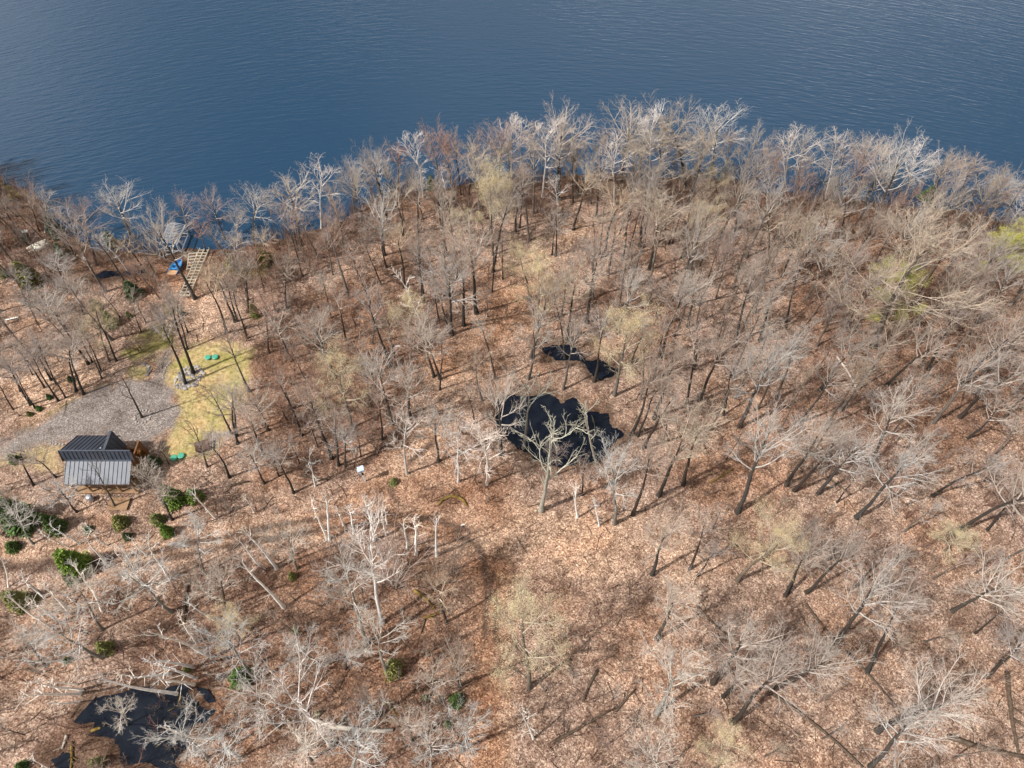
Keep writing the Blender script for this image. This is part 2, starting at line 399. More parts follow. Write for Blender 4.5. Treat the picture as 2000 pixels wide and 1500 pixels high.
def height(P):
    h = .28*wob(P, .12, 3) + .10*wob(P, .5, 4) + .035*wob(P, 1.8, 5)
    sd = poly_sd(P, LAKE_POLY) + .8*wob(P, .5, 6) + .35*wob(P, 1.6, 16)
    flat = np.ones(len(P))
    for pl in (GRAVEL, LAWN): flat *= 1-.85*sstep(-2, 1, poly_sd(P, G(pl)))
    h = h*flat
    s = sstep(-7, 0, sd)
    h = h*(1-s) + (-.95)*s
    h -= np.clip(sd, 0, 8)*.4
    for nm, pl, dep, lev in POOLS:
        sp = poly_sd(P, G(pl)) + (.5 if pl is BOG else .22)*wob(P, 1.5, 8) + .14*wob(P, 4, 18)
        k = sstep(-1.2, 0.05, sp)
        h = h*(1-k) + lev*k - np.clip(sp, 0, 2)*dep*.6
    return h
def gz(x, y): return float(height(np.array([[x, y]]))[0])

def axis(lo, hi, step, outer_lo, outer_hi):
    a = list(np.arange(lo, hi+step*.5, step)); s = step
    x = a[0]
    while x > outer_lo: s *= 1.35; x -= s; a.insert(0, x)
    s = step; x = a[-1]
    while x < outer_hi: s *= 1.35; x += s; a.append(x)
    return np.array(a)
XS = axis(-92, 92, .34, -2500, 2500); YS = axis(2, 100, .34, -900, 4500)
GX, GY = np.meshgrid(XS, YS); PT = np.stack([GX.ravel(), GY.ravel()], 1)
HZ = height(PT)
def blend(pl, w=.5, j=.45, seed=11):
    return sstep(-w, w, poly_sd(PT, G(pl)) + j*wob(PT, 1.3, seed) + .25*wob(PT, 4.0, seed+40))
F = {}
F['gravel'] = np.maximum.reduce([blend(GRAVEL, .5), .8*blend(GPATH, .4, .2), blend(GPAD, .3, .1)])
F['grass'] = np.maximum.reduce([blend(LAWN, .7), .9*blend(LAWN2, .5, .2), .6*blend(LAWN3, .8)])
F['moss'] = np.maximum.reduce([.85*blend(MOSS, 1.0, .8), .55*blend(MOSS2, 1.2, .8), .8*blend(MOSS3, .8), .6*blend(MOSS4, .5, .3)])*np.clip(.75+.5*wob(PT, 1.1, 31), .1, 1)
def lines(L, soft=.55, seed=21):
    r = np.zeros(len(PT))
    for pl, w in L:
        d = line_d(PT, G(pl)) + .35*w*wob(PT, 1.0, seed)
        r = np.maximum(r, 1-sstep(w*(1-soft), w*(1+soft), d))
    return r
F['pale'] = np.maximum(lines(PALE)*.95, .55*lines([PALE_TRACK], .6)); F['orange'] = np.maximum(lines(ORANGE, .8)*.75, lines(LANE, .4)); F['rut'] = lines(RUT, .6)*.85
BROWN = [[(150,1150),(350,1120),(560,1080),(880,1075),(930,1130),(920,1500),(60,1500),(130,1400),(250,1330),(230,1230)],[(480,700),(640,560),(820,480),(860,640),(760,900),(560,960),(500,860)],[(740,960),(960,930),(1000,985),(900,1000),(780,1000)],[(1180,560),(1330,600),(1300,700),(1190,650)],[(1560,440),(1990,430),(1990,900),(1560,820)],[(1000,1080),(1080,1085),(1110,1110),(1020,1110)],[(700,820),(760,860),(720,900),(640,930),(600,860)]]
F['brown'] = np.maximum.reduce([sstep(-1.8, 1.8, poly_sd(PT, G(pl)) + 2.2*wob(PT, .45, 61) + .8*wob(PT, 1.6, 62)) for pl in BROWN] + [sstep(-9, -3, poly_sd(PT, LAKE_POLY) + 1.5*wob(PT, .5, 63))])*.85
F['brown'] *= sstep(1.2, 3.2, np.minimum(line_d(PT, G(TRACK)), np.minimum.reduce([line_d(PT, G(a))-b for a, b in PALE])))
F['wet'] = np.maximum.reduce([sstep(-1.5, .1, poly_sd(PT, G(pl)) + .5*wob(PT, 1.4, 64)) for _, pl, _, _ in POOLS] + [sstep(-2.2, .2, poly_sd(PT, LAKE_POLY))])*.9
nx, ny = len(XS), len(YS)
ii = (np.arange(ny-1)[:,None]*nx + np.arange(nx-1)[None,:]).ravel()
QUADS = np.stack([ii, ii+1, ii+1+nx, ii+nx], 1)
trk = line_d(PT, G(TRACK)) + .25*wob(PT, 1.0, 77)
trail = line_d(PT, G([(735,985),(775,925),(830,870),(865,815),(885,745),(925,690)])) + .3*wob(PT, 1.0, 78)
sel = np.zeros(len(PT), int)
sel[trk < 1.35] = 3; sel[(trail < 1.3) & (trk >= 1.35)] = 4
sel[F['grass'] > .45] = 2; sel[F['gravel'] > .45] = 1
fs = np.median(sel[QUADS], axis=1).astype(int)
fs = sel[QUADS[:,0]]
for k, nm in ((0,'ground'),(1,'gravel_yard'),(2,'lawn'),(3,'forest_track'),(4,'footpath')):
    q = QUADS[fs == k]; used = np.unique(q); remap = np.full(len(PT), -1); remap[used] = np.arange(len(used))
    me = mesh_np(nm, np.column_stack([PT[used], HZ[used]]), remap[q].ravel(), 4, [M['ground']], smooth=True)
    for a in F:
        at_ = me.attributes.new(a, 'FLOAT', 'POINT'); at_.data.foreach_set('value', F[a][used].astype(np.float32))
    tag(link(nm, me), kind='structure')

lk = MB(); lk.poly([(-2500,-200,-1.0),(2500,-200,-1.0),(2500,4500,-1.0),(-2500,4500,-1.0)])
# lake sheet only over the water side: clip by a generous shore offset
me = bpy.data.meshes.new('lake')
pl = [(p[0], p[1], -1.0) for p in LAKE_POLY]
off = []
for i, p in enumerate(SHORE): off.append((p[0], p[1]-5.0, -1.0))
bm = bmesh.new(); vs = [bm.verts.new(p) for p in off + [(1600,4000,-1.0),(-420,4000,-1.0)]]
fc = bm.faces.new(vs); bm.normal_update()
if fc.normal.z < 0: fc.normal_flip()
bmesh.ops.triangulate(bm, faces=[fc]); bm.to_mesh(me); bm.free(); me.materials.append(M['lake'])
tag(link('lake', me), kind='structure')
for nm, pl, dep, lev in POOLS:
    c = G(pl).mean(0); pts = []
    for p in G(pl):
        d = p-c; pts.append((*(p + d/np.linalg.norm(d)*.55), lev-.06))
    me = bpy.data.meshes.new(nm); bm = bmesh.new(); fc = bm.faces.new([bm.verts.new(p) for p in pts]); bm.normal_update()
    if fc.normal.z < 0: fc.normal_flip()
    bmesh.ops.triangulate(bm, faces=[fc]); bm.to_mesh(me); bm.free(); me.materials.append(M['pond'])
    tag(link(nm, me), kind='structure')


# ------------------------------------------------------------------ tree shapes
def rnd_dir(rs):
    v = rs.normal(size=3); return v/np.linalg.norm(v)
def norm(v): return v/(np.linalg.norm(v)+1e-9)
class Grow:
    """limbs, branches and twigs as a list of tapered pieces"""
    def __init__(s, seed): s.rs = np.random.RandomState(seed); s.a = []; s.b = []; s.ra = []; s.rb = []; s.tips = []
    def add(s, p, q, r0, r1): s.a.append(p); s.b.append(q); s.ra.append(r0); s.rb.append(r1)
    def branch(s, p, d, L, r, lvl, cfg):
        rs = s.rs; nseg = cfg['nseg'][lvl]; w = cfg['wob'][lvl]; up = cfg['up'][lvl]
        nodes = [(p, d)]; step = L/nseg
        for i in range(nseg):
            d = norm(d + rs.normal(size=3)*w + np.array((0,0,up)))
            q = p + d*step
            f0 = 1-.72*i/nseg; f1 = 1-.72*(i+1)/nseg
            s.add(p, q, r*f0, r*f1); p = q; nodes.append((p, d))
        if lvl+1 < len(cfg['nseg']):
            for k in range(cfg['kids'][lvl]):
                t = cfg['t0'][lvl] + (1-cfg['t0'][lvl])*((k+rs.rand())/cfg['kids'][lvl])
                x = t*nseg; i = min(int(x), nseg-1); f = x-i
                pp = nodes[i][0]*(1-f)+nodes[i+1][0]*f; dd = nodes[i+1][1]
                side = norm(np.cross(dd, rnd_dir(rs))); ang = math.radians(rs.uniform(*cfg['ang']))
                nd = norm(dd*math.cos(ang)+side*math.sin(ang))
                s.branch(pp, nd, L*rs.uniform(*cfg['len'])*(1.15-.55*t), max(r*(1-.6*t)*.55, cfg['rmin'][lvl+1]), lvl+1, cfg)
        else: s.tips.append(p)
    def mesh(s):
        A = np.array(s.a); B = np.array(s.b); ra = np.array(s.ra); rb = np.array(s.rb)
        d = B-A; d /= np.linalg.norm(d, axis=1)[:,None]+1e-9
        ref = np.where(np.abs(d[:,2:3]) < .9, np.array([[0,0,1.]]), np.array([[1.,0,0]]))
        u = np.cross(d, ref); u /= np.linalg.norm(u, axis=1)[:,None]+1e-9; v = np.cross(d, u)
        n = len(A); V = np.zeros((n, 6, 3))
        for k in range(3):
            c, sn = math.cos(k*2.0944), math.sin(k*2.0944)
            V[:,k] = A + u*(ra*c)[:,None] + v*(ra*sn)[:,None]
            V[:,3+k] = B + u*(rb*c)[:,None] + v*(rb*sn)[:,None]
        base = np.arange(n)[:,None]*6
        Fq = np.concatenate([base+np.array([[k,(k+1)%3,3+(k+1)%3,3+k]]) for k in range(3)], 1).reshape(-1, 4)
        return V.reshape(-1, 3), Fq
def trunk_mesh(nodes, rad, n=7):
    V = []; Fq = []
    for i, p in enumerate(nodes):
        flare = 1.0
        for k in range(n):
            a = 2*math.pi*k/n; r = rad[i]*(1+.12*math.sin(3*a+i)) 
            V.append((p[0]+math.cos(a)*r, p[1]+math.sin(a)*r, p[2]))
    for i in range(len(nodes)-1):
        for k in range(n):
            k2 = (k+1) % n; b = i*n; Fq.append((b+k, b+k2, b+n+k2, b+n+k))
    return np.array(V), np.array(Fq)
CFG = dict(nseg=(5,3,2,1), wob=(.07,.11,.15,.12), up=(.10,.08,.06,.02), kids=(6,5,4,0), t0=(.26,.15,.1,0), ang=(22,46), len=(.42,.60), rmin=(.036,.017,.0098,.0074))

def make_tree(seed, H=16.0, base=.45, nl=9, R=3.0, rt=.17, el=(28,68), cfg=None, lean=.02, top=.85, lf=.42, llen=1.0):
    """trunk polyline + crown pieces for a tree of height H, crown radius about R"""
    cfg = {**CFG, **(cfg or {})}
    g = Grow(seed); rs = g.rs; nT = 9; nodes = []; rad = []
    p = np.array((0., 0., -.35)); d = np.array((0., 0., 1.))
    for i in range(nT+1):
        f = i/nT; nodes.append(p.copy())
        rad.append(rt*((1-f*.72) + (.55 if i == 0 else 0)))
        d = norm(d + rs.normal(size=3)*np.array((lean*2.2, lean*2.2, 0)) + np.array((0,0,.15)))
        p = p + d*((H*top+.35)/nT)
    nodes = np.array(nodes)
    az = rs.rand()*6.28
    for k in range(nl):
        f = (k+.5)/nl
        z = base + (top-base)*f; x = z/top*nT; i = min(int(x), nT-1); fr = x-i
        pp = nodes[i]*(1-fr)+nodes[i+1]*fr
        e = math.radians(el[0]+(el[1]-el[0])*f + rs.uniform(-9, 9)); az += 2.4+rs.uniform(-.5, .5)
        dd = np.array((math.cos(az)*math.cos(e), math.sin(az)*math.cos(e), math.sin(e)))
        L = llen*R/max(math.cos(e), .45)*(1.05-.25*f)*rs.uniform(.75, 1.15)
        L = min(L, (H-pp[2])*1.15+1.0)
        g.branch(pp, dd, L, rt*lf*(1-.4*f), 0, cfg)
    # leader
    for k in range(2):
        dd = norm(np.array((rs.uniform(-.35,.35), rs.uniform(-.35,.35), 1.)))
        g.branch(nodes[-1], dd, (H*(1-top))*1.0, rad[-1]*.8, 0, cfg)
    # a few dead stubs below the crown
    for k in range(3):
        z = rs.uniform(.2, base); x = z/top*nT; i = min(int(x), nT-1); fr = x-i
        pp = nodes[i]*(1-fr)+nodes[i+1]*fr; a = rs.rand()*6.28
        g.branch(pp, np.array((math.cos(a), math.sin(a), .3)), rs.uniform(.5, 1.4), .03, 2, cfg)
    return nodes, rad, g
def bud_quads(g, size, n, seed):
    rs = np.random.RandomState(seed); tips = np.array(g.tips); k = rs.randint(0, len(tips), n)
    c = tips[k] + rs.normal(size=(n,3))*.16
    a = rs.normal(size=(n,3)); a /= np.linalg.norm(a,axis=1)[:,None]; b = np.cross(a, rs.normal(size=(n,3))); b /= np.linalg.norm(b,axis=1)[:,None]
    s = (size*rs.uniform(.5,1.3,n))[:,None]
    V = np.stack([c-a*s-b*s*.6, c+a*s-b*s*.6, c+a*s+b*s*.6, c-a*s+b*s*.6], 1).reshape(-1,3)
    return V, np.arange(n*4).reshape(-1,4)

SHAPES = {}   # name -> list of (trunk mesh, crown mesh, nominal height, nominal crown radius, both-in-one mesh)
def add_shape(key, res, H, R, buds=0, budsize=.07, joined=True, rescale=True):
    nodes, rad, g = res
    tv, tf = trunk_mesh(nodes, rad); cv, cf = g.mesh()
    i = len(SHAPES.setdefault(key, []))
    tm = mesh_np('trunk', tv, tf.ravel(), 4, [M['bark']], smooth=True)
    if buds:
        bv, bf = bud_quads(g, budsize, buds, 91+i)
        V = np.vstack([cv, bv]); Fq = np.vstack([cf, bf+len(cv)])
        mi = np.concatenate([np.zeros(len(cf), int), np.ones(len(bf), int)])
        cm = mesh_np('crown', V, Fq.ravel(), 4, [M['budtwig'], M['bud']], mi)
    else: cm = mesh_np('crown', cv, cf.ravel(), 4, [M['twig']])
    jm = None
    if joined:
        V = np.vstack([tv, cv]); Fq = np.vstack([tf, cf+len(tv)])
        mi = np.concatenate([np.zeros(len(tf), int), np.ones(len(cf), int)])
        jm = mesh_np('forest_tree', V, Fq.ravel(), 4, [M['bark_mixed'], M['twig_mixed']], mi)
    hmax = cv[:,2].max(); rr = np.percentile(np.hypot(cv[:,0]-nodes[-1][0]*.5, cv[:,1]-nodes[-1][1]*.5), 90)
    SHAPES[key].append((tm, cm, hmax, rr, jm))
wide = dict(kids=(7,5,4,0), nseg=(6,3,2,1))
for s in range(5): add_shape('forest', make_tree(100+s, 16, .56+.05*(s%3), 8+s%3, 2.9, .25, (42,74)), 16, 2.9)
for s in range(3): add_shape('round', make_tree(120+s, 15, .50, 11, 4.0, .27, (32,72), wide), 15, 4.0)
for s in range(4): add_shape('slim', make_tree(140+s, 15, .62, 7, 1.9, .17, (42,74), dict(kids=(5,4,4,0))), 15, 1.9)
for s in range(2): add_shape('bud', make_tree(160+s, 14, .36, 10, 3.3, .2, (22,66), wide), 14, 3.3, buds=15000, budsize=.019, joined=False)
for s in range(1): add_shape('leafing', make_tree(165+s, 12, .3, 11, 3.3, .16, (15,66), wide), 12, 3.3, buds=20000, budsize=.036, joined=False)
for s in range(2): add_shape('oak', make_tree(170+s, 15, .34, 15, 6.5, .30, (14,70), dict(kids=(9,7,5,0), nseg=(7,4,2,1), wob=(.12,.18,.2,.15), len=(.34,.52), rmin=(.045,.022,.012,.0085)), lf=.15), 15, 6.5, joined=False)
for s in range(4): add_shape('open', make_tree(230+s, 13, .50, 10, 2.8, .19, (34,70), dict(kids=(6,5,4,0), nseg=(5,3,2,1), wob=(.09,.14,.18,.15), rmin=(.036,.019,.0115,.0085)), lf=.30), 13, 2.8)
for s in range(2): add_shape('aspen', make_tree(180+s, 18, .42, 9, 2.8, .2, (38,66), dict(rmin=(.07,.036,.014,.009), kids=(5,4,4,0))), 18, 2.8, joined=False)
for s in range(2): add_shape('bare', make_tree(190+s, 12, .38, 6, 2.6, .17, (30,60), dict(kids=(4,3,2,0), wob=(.2,.25,.3,.2), rmin=(.05,.028,.016,.011))), 12, 2.6, joined=False)
for s in range(2): add_shape('snag', make_tree(200+s, 9, .3, 7, 1.5, .12, (15,50), dict(kids=(3,2,0), nseg=(3,2,1), wob=(.15,.2,.2), up=(.05,.03,0), t0=(.2,.2,0), rmin=(.045,.03,.02))), 9, 1.5, joined=False)
for s in range(3): add_shape('birch', make_tree(210+s, 10, .62, 5, .75, .15, (40,70), dict(kids=(3,2,0), nseg=(3,2,1), wob=(.12,.15,.2), up=(.16,.08,0), t0=(.2,.2,0), rmin=(.022,.014,.010)), lean=.016, top=.9), 10, .75, joined=False)
def make_bush(seed, H, R, stems, cfg=None):
    g = Grow(seed); rs = g.rs
    c = {**CFG, **dict(nseg=(5,2,1), kids=(7,4,0), t0=(.25,.1,0), wob=(.1,.15,.15), up=(.05,.05,0), rmin=(.02,.013,.009), len=(.25,.45), ang=(18,40)), **(cfg or {})}
    for k in range(stems):
        a = rs.rand()*6.28; e = rs.uniform(.08, R/H*1.1); p = np.array((math.cos(a)*.2, math.sin(a)*.2, -.1))
        g.branch(p, norm(np.array((math.cos(a)*e, math.sin(a)*e, 1))), H*rs.uniform(.7, 1.0), .035, 0, c)
    nodes = np.array([(0,0,-.2),(0,0,.1),(0,0,.3)])
    return nodes, [.16,.12,.06], g
for s in range(3): add_shape('vase', make_bush(220+s, 6.5, 3.0, 13), 6.5, 3.0)
BRUSH = []
for s in range(4):
    n_, r_, g = make_bush(240+s, 2.4, 1.1, 6, dict(kids=(5,3,0), nseg=(3,2,1), rmin=(.018,.012,.009)))
    v, f = g.mesh(); BRUSH.append(mesh_np('brush', v, f.ravel(), 4, [M['brush']]))

def evergreen_mesh(seed, H, R, n, droop=.25, leaf=.16):
    """short needle sprays on whorled boughs round a stem"""
    rs = np.random.RandomState(seed); C = []; D = []
    nb = int(n/16)
    for k in range(nb):
        z = H*(.06+.92*rs.rand()**1.15); rr = R*(1-z/H)**.75*rs.uniform(.75, 1.12)+.12; a = rs.rand()*6.28
        for j in range(16):
            t = .18+.82*(j+rs.rand())/16; w = rs.normal()*.16*rr*t
            C.append((math.cos(a)*rr*t-math.sin(a)*w, math.sin(a)*rr*t+math.cos(a)*w, z-droop*rr*t*t+.1*rs.normal()))
            D.append((math.cos(a+rs.normal()*.6), math.sin(a+rs.normal()*.6), rs.normal()*.35+.1))
    C = np.array(C); D = np.array(D); D /= np.linalg.norm(D, axis=1)[:,None]
    b = np.cross(D, rs.normal(size=C.shape)); b /= np.linalg.norm(b, axis=1)[:,None]
    s = leaf*rs.uniform(.6, 1.4, len(C))[:,None]
    V = np.stack([C-D*s-b*s*.3, C+D*s*.2-b*s*.42, C+D*s*1.2, C+D*s*.2+b*s*.42], 1).reshape(-1,3)
    cm = mesh_np('foliage', V, np.arange(len(V)), 4, [M['needle']])
    tv, tf = trunk_mesh(np.array([(0,0,-.2),(0,0,H*.5),(0,0,H*.97)]), [.05+.02*H,.03+.01*H,.012])
    return cm, mesh_np('trunk', tv, tf.ravel(), 4, [M['bark']], smooth=True), H, R
EVER = [evergreen_mesh(300+k, (2.6,3.4,2.2)[k], (1.25,1.2,1.4)[k], (2600,3000,2400)[k]) for k in range(3)]
TALLCON = evergreen_mesh(310, 16, 3.4, 9000, .35, .3)

# ------------------------------------------------------------------ where the photo shows trees: foot x,y  top x,y  kind [crown radius]
T = '''33 451 12 396 g 3.2;77 452 45 368 g 2.4;88 454 100 358 w 2;258 470 228 352 p 4.4;189 517 156 394 v 3.8;250 530 187 447 w 2;276 517 262 465 t 2.5;128 560 108 490 p 3.6;52 597 18 520 g 3.2
40 764 0 690 g 3;60 790 8 670 g 3;69 797 22 690 s;87 757 30 660 s;94 715 58 640 s;100 742 42 645 g 2.6;110 751 58 655 s;114 783 42 680 s;128 777 85 690 s;148 764 98 650 g 3;163 770 88 650 g 2.6;173 711 116 590 g 3.2;180 707 132 610 s;198 726 150 620 s;199 739 168 655 s;213 705 160 598 y 2.6;227 705 162 570 s;276 649 250 585 s;286 631 255 560 s;234 620 207 570 s;163 615 130 540 g 2.8;128 642 76 560 p 2.6;75 634 32 560 p 3.2;64 732 28 660 s;26 800 -25 720 s;277 815 225 715 d 2.6;362 750 306 590 g 2.6;377 729 322 550 g 2.6;366 682 332 565 s;367 649 340 570 s
381 583 318 400 p 3.5;322 503 312 430 s;443 650 396 500 t 1.9;459 629 418 500 t 2.2;464 627 432 510 s;483 661 442 540 s;485 609 455 480 g 2;486 585 462 500 s;517 571 500 470 r 2;525 689 505 560 r 2.2;569 701 530 600 g 3;569 798 530 700 r 2.4;632 691 620 610 g 2.8;561 601 552 490 g 2.4;537 608 535 555 r 1.6
370 461 356 380 v 3.8;403 495 393 424 r 3.6;440 470 421 371 v 2.6;464 470 464 415 p 1.8;495 480 493 368 p 3.2;464 528 452 465 p 3;525 525 514 448 t 2.4;589 478 557 342 p 4.4;582 489 568 383 r 3;628 444 623 309 w 3.8;640 470 649 421 t 2.4
692 396 690 304 p 4.2;744 379 723 294 p 4;779 372 770 277 r 4.2;827 384 806 243 w 3.4;885 390 874 261 r 4.4;900 380 902 242 s;915 400 921 275 t 4;975 390 973 249 v 4.2;817 453 813 337 p 2;787 460 770 345 t 2.6;866 457 850 345 g 2.8;875 388 864 330 k;751 498 725 370 p 3;755 523 740 430 g 2.2;950 481 963 330 y 3.2;963 498 968 315 y 3;976 422 970 300 y 3.2;905 470 896 408 y 2.2
931 612 905 410 g 3.8;962 531 968 335 g 2.6;961 570 962 450 s;953 619 953 565 s;883 653 870 490 p 3.6;874 645 850 540 s;906 635 895 440 g 3;857 625 848 530 s;824 584 812 450 s;827 591 818 455 g 2.2;789 561 775 430 t 2.4;829 641 768 540 k 1.7;802 660 777 583 y 2.8;764 716 722 560 g 2.6;772 698 760 610 t 2;727 671 725 580 r 1.8;676 664 655 560 s;727 600 690 490 s;744 556 720 450 s;700 539 685 470 g 2.6;695 636 678 570 r 2.6;688 835 652 690 y 3;848 735 835 618 p 3;859 740 846 622 p 2.6;802 723 795 630 r 2;725 731 690 650 g 3
1008 453 1012 325 g 3;1015 445 1019 320 s;1018 370 1016 212 w 2.6;1000 370 997 226 w 2.2;1060 385 1073 217 w 3;1085 390 1107 207 p 4;1090 392 1098 258 g 4;1033 335 1040 230 s;1130 380 1135 256 r 2;1126 379 1120 275 t 4;1210 380 1211 207 p 4.4;1200 400 1194 262 w 3.6;1270 380 1268 197 w 3;1285 398 1285 235 o 6.6;1345 385 1330 186 g 6;1120 448 1150 310 t 2.6;1090 426 1085 340 w 2;1166 423 1185 290 g 3;1180 500 1205 350 t 3.2;1171 498 1190 380 s;1161 501 1155 420 s;1249 481 1275 320 g 3.2;1256 484 1285 350 s;1268 526 1310 370 t 3.4;1216 509 1250 380 s;1226 501 1255 385 s;1208 462 1225 380 s;1220 461 1238 370 s;1231 520 1239 480 s
1034 586 1035 470 y 3.4;1050 640 1047 495 y 3;1147 630 1185 455 g 3.2;1108 664 1142 510 t 3;1103 700 1086 540 s;1078 498 1074 425 g 2.4;1086 500 1096 405 g 2.4;982 545 986 455 s;1160 745 1192 600 g 2.6;1200 772 1250 600 y 3.6;1267 595 1280 535 s;1280 619 1297 555 s
1385 366 1424 220 p 4.6;1400 402 1412 318 y 3.9;1374 483 1387 393 y 3.8;1471 387 1505 328 w 1.8;1525 400 1547 244 w 3;1555 400 1573 257 p 3.6;1500 500 1510 394 t 4;1600 490 1620 394 t 3.8;1313 475 1332 390 s;1306 476 1322 400 s;1318 534 1331 480 s;1292 698 1350 520 g 2.4;1355 720 1378 545 d 2.4;1344 640 1358 525 p 3;1405 657 1426 600 s;1485 665 1540 510 g 3;1432 677 1482 500 g 2.6;1528 539 1580 430 t 2.8;1550 549 1603 440 p 3.6;1568 553 1615 450 g 2.6;1535 629 1562 500 s;1559 657 1622 560 s
1696 456 1785 262 p 4;1764 396 1802 268 w 2.4;1636 482 1690 350 g 3;1612 385 1640 251 w 3.6;1632 392 1668 260 g 3.6;1672 395 1695 262 g 3.6;1690 400 1724 263 p 3.4;1820 410 1850 288 g 4.6;1872 402 1895 294 g 4.2;1895 402 1922 310 g 3.8;1940 408 1962 330 p 4;1938 410 1990 352 p 3.6;1704 676 1840 405 o 8;1935 560 1935 410 l 3.4;1745 645 1772 515 l 3.2;1970 440 2002 392 w 2
1730 752 1832 620 g 3;1794 718 1872 590 s;1812 722 1902 580 g 2.6;1876 750 1975 600 g 3;1904 768 1985 660 g 2.6;1874 816 2010 690 g 3.4;1600 762 1700 650 g 3;1756 768 1792 715 s;1702 724 1742 665 s;1692 810 1722 760 g 2.6;1960 816 2060 720 g 3.4
747 858 733 745 s;859 761 848 650 s;767 827 745 690 p 2.6;801 817 790 700 p 2.6;723 794 714 715 s;737 767 715 690 s;662 909 640 790 g 2.4;675 911 662 830 p 2.2;705 892 699 835 s;795 925 781 800 w 2.2;856 901 850 790 p 2.6;895 940 895 828 w 2.6;951 946 952 820 w 2.6;927 827 911 760 s;978 888 985 720 p 3
1056 997 1066 780 Q 4.4;1022 875 1034 730 Q 3.2;1165 905 1142 785 Q 2.8;1233 850 1285 690 g 2.6;1245 852 1290 720 s;1278 817 1320 660 g 2.4;1257 874 1332 730 g 2.8;1299 850 1311 805 s;1287 967 1345 790 t 3.4;1335 946 1390 790 t 3.2;1236 1005 1276 850 g 2.6;1200 1023 1222 858 q 3.2;1137 967 1162 890 s;1277 744 1312 610 g 2.4;1340 790 1372 640 s;1365 783 1442 630 g 2.6;1412 811 1457 690 s;1444 833 1530 660 p 3.4;1419 897 1442 850 s;1440 1000 1530 790 p 3.8;1564 824 1642 700 g 2.8;1535 948 1620 810 p 3.2;1551 958 1652 820 g 3
1440 1134 1540 978 y 3.4;1598 964 1682 840 p 3.2;1635 981 1692 910 s;1538 1157 1592 1048 p 3;1673 1011 1800 880 p 3.8;1673 1145 1762 1060 s;1575 1157 1690 1060 g 2.8;1274 1122 1312 1008 p 3;1347 1112 1392 1010 s;1362 1125 1402 1060 s;1701 906 1802 760 p 3.4;1856 1042 2030 900 g 4.6;1821 969 1962 890 g 3;1928 1035 2005 960 g 3;1890 856 1990 780 g 3.4;1845 1076 1840 1036 y 2.4
1713 1427 1870 1300 p 3.8;1633 1253 1790 1128 p 3.6;1693 1313 1802 1170 g 2.8;1927 1323 2040 1230 g 3.6;1860 1193 1972 1090 p 3.8;1500 1353 1640 1250 p 3.2;1533 1163 1590 1050 g 2.4;1700 1500 1800 1390 p 3.8;1905 1237 1990 1180 s;1283 1393 1312 1268 q 3.8;1430 1410 1560 1290 g 3.2;1283 1247 1330 1150 p 3.4;1393 1333 1470 1220 p 3.8;1413 1360 1492 1290 g 2.6;1033 1343 1040 1185 y 4;1042 1442 1034 1368 k 1.2;1400 1500 1377 1400 y 3.6;1290 1520 1275 1418 q 3.4
645 1455 528 1308 w 3.6;715 1257 650 1088 q 3.6;747 1217 700 976 w 2.8;760 1322 720 1218 q 3;897 1340 890 1256 p 2;862 1370 850 1320 q 2.2;845 1475 840 1412 q 2.6;902 1467 900 1400 q 2.6;805 1445 795 1398 p 2;632 1302 588 1248 q 2.6;675 1305 669 1240 p 2.4;872 1217 868 1138 t 2.4;687 1530 680 1430 q 3.8;607 1485 568 1428 q 3;884 1120 889 1035 V 3;773 1143 766 1045 V 4;665 1130 640 1075 V 2.6
335 1195 225 1110 q 4;200 1230 110 1118 q 3.2;200 1285 60 1232 q 3.4;65 1062 8 988 q 3.4;150 1000 100 940 p 3;65 948 0 868 g 2.6;110 932 58 860 g 2.4;225 990 170 900 d 1.8;318 985 268 890 q 1.9;337 1015 290 930 g 2.8;400 1122 385 1008 q 3;425 1180 395 1122 q 2.2;580 1110 540 1008 q 3;440 1190 405 1095 p 2.4;500 1330 440 1240 q 3.4;545 1420 490 1340 q 3;470 1250 445 1190 y 2.4;405 1480 350 1400 q 3.2;250 1420 225 1370 q 2;470 1480 420 1430 q 2.8;90 1300 20 1240 p 2.6
452 847 396 755 d 2.4;464 867 432 745 g 2.4;462 851 444 728 p 2.4;405 912 364 820 d 2;448 932 404 830 g 2.4;516 891 464 790 g 2.4;524 840 494 750 p 2.4;590 851 540 730 s;573 963 538 868 g 2.4;545 930 518 870 g 2;516 944 478 868 p 2.4;621 873 604 805 s;648 896 600 730 g 2.4;616 950 600 880 k 1.2;585 905 575 855 s;560 820 535 770 r 2;640 800 610 720 r 2.4'''
B = '''200 1193 140 1102;100 1225 5 1165;88 1169 37 1125;139 1199 70 1140;117 1217 50 1165;85 1204 45 1170;170 1196 128 1155;124 1290 30 1286;160 1349 60 1325;157 1355 28 1353;155 1371 90 1371;416 1284 285 1235;380 1302 270 1289;347 1355 185 1332;384 1324 300 1305;379 1337 296 1325;333 1317 237 1321;413 1444 305 1412;384 1256 345 1203;410 1243 365 1208;418 1210 365 1176;200 1317 140 1330;96 1500 50 1483;150 1337 85 1325;155 1062 90 1022;135 1069 80 1038;212 1107 157 1047;195 1042 160 1018;210 1065 155 1032;285 1085 255 1047;332 1131 280 1052;422 1012 360 958;17 1147 2 1090;165 1130 130 1089;250 1105 220 1070;540 1110 472 1020;517 1113 463 1050;555 1186 452 1090;639 1053 615 975;644 1053 627 955;671 1026 657 985;691 1042 684 980;731 1055 720 963;753 1045 745 1000;795 1071 787 1008;813 1082 811 1000;853 1086 844 1003;756 1023 748 990;497 1000 470 965;1128 1010 1128 940;1170 1027 1167 975;1600 520 1590 480'''
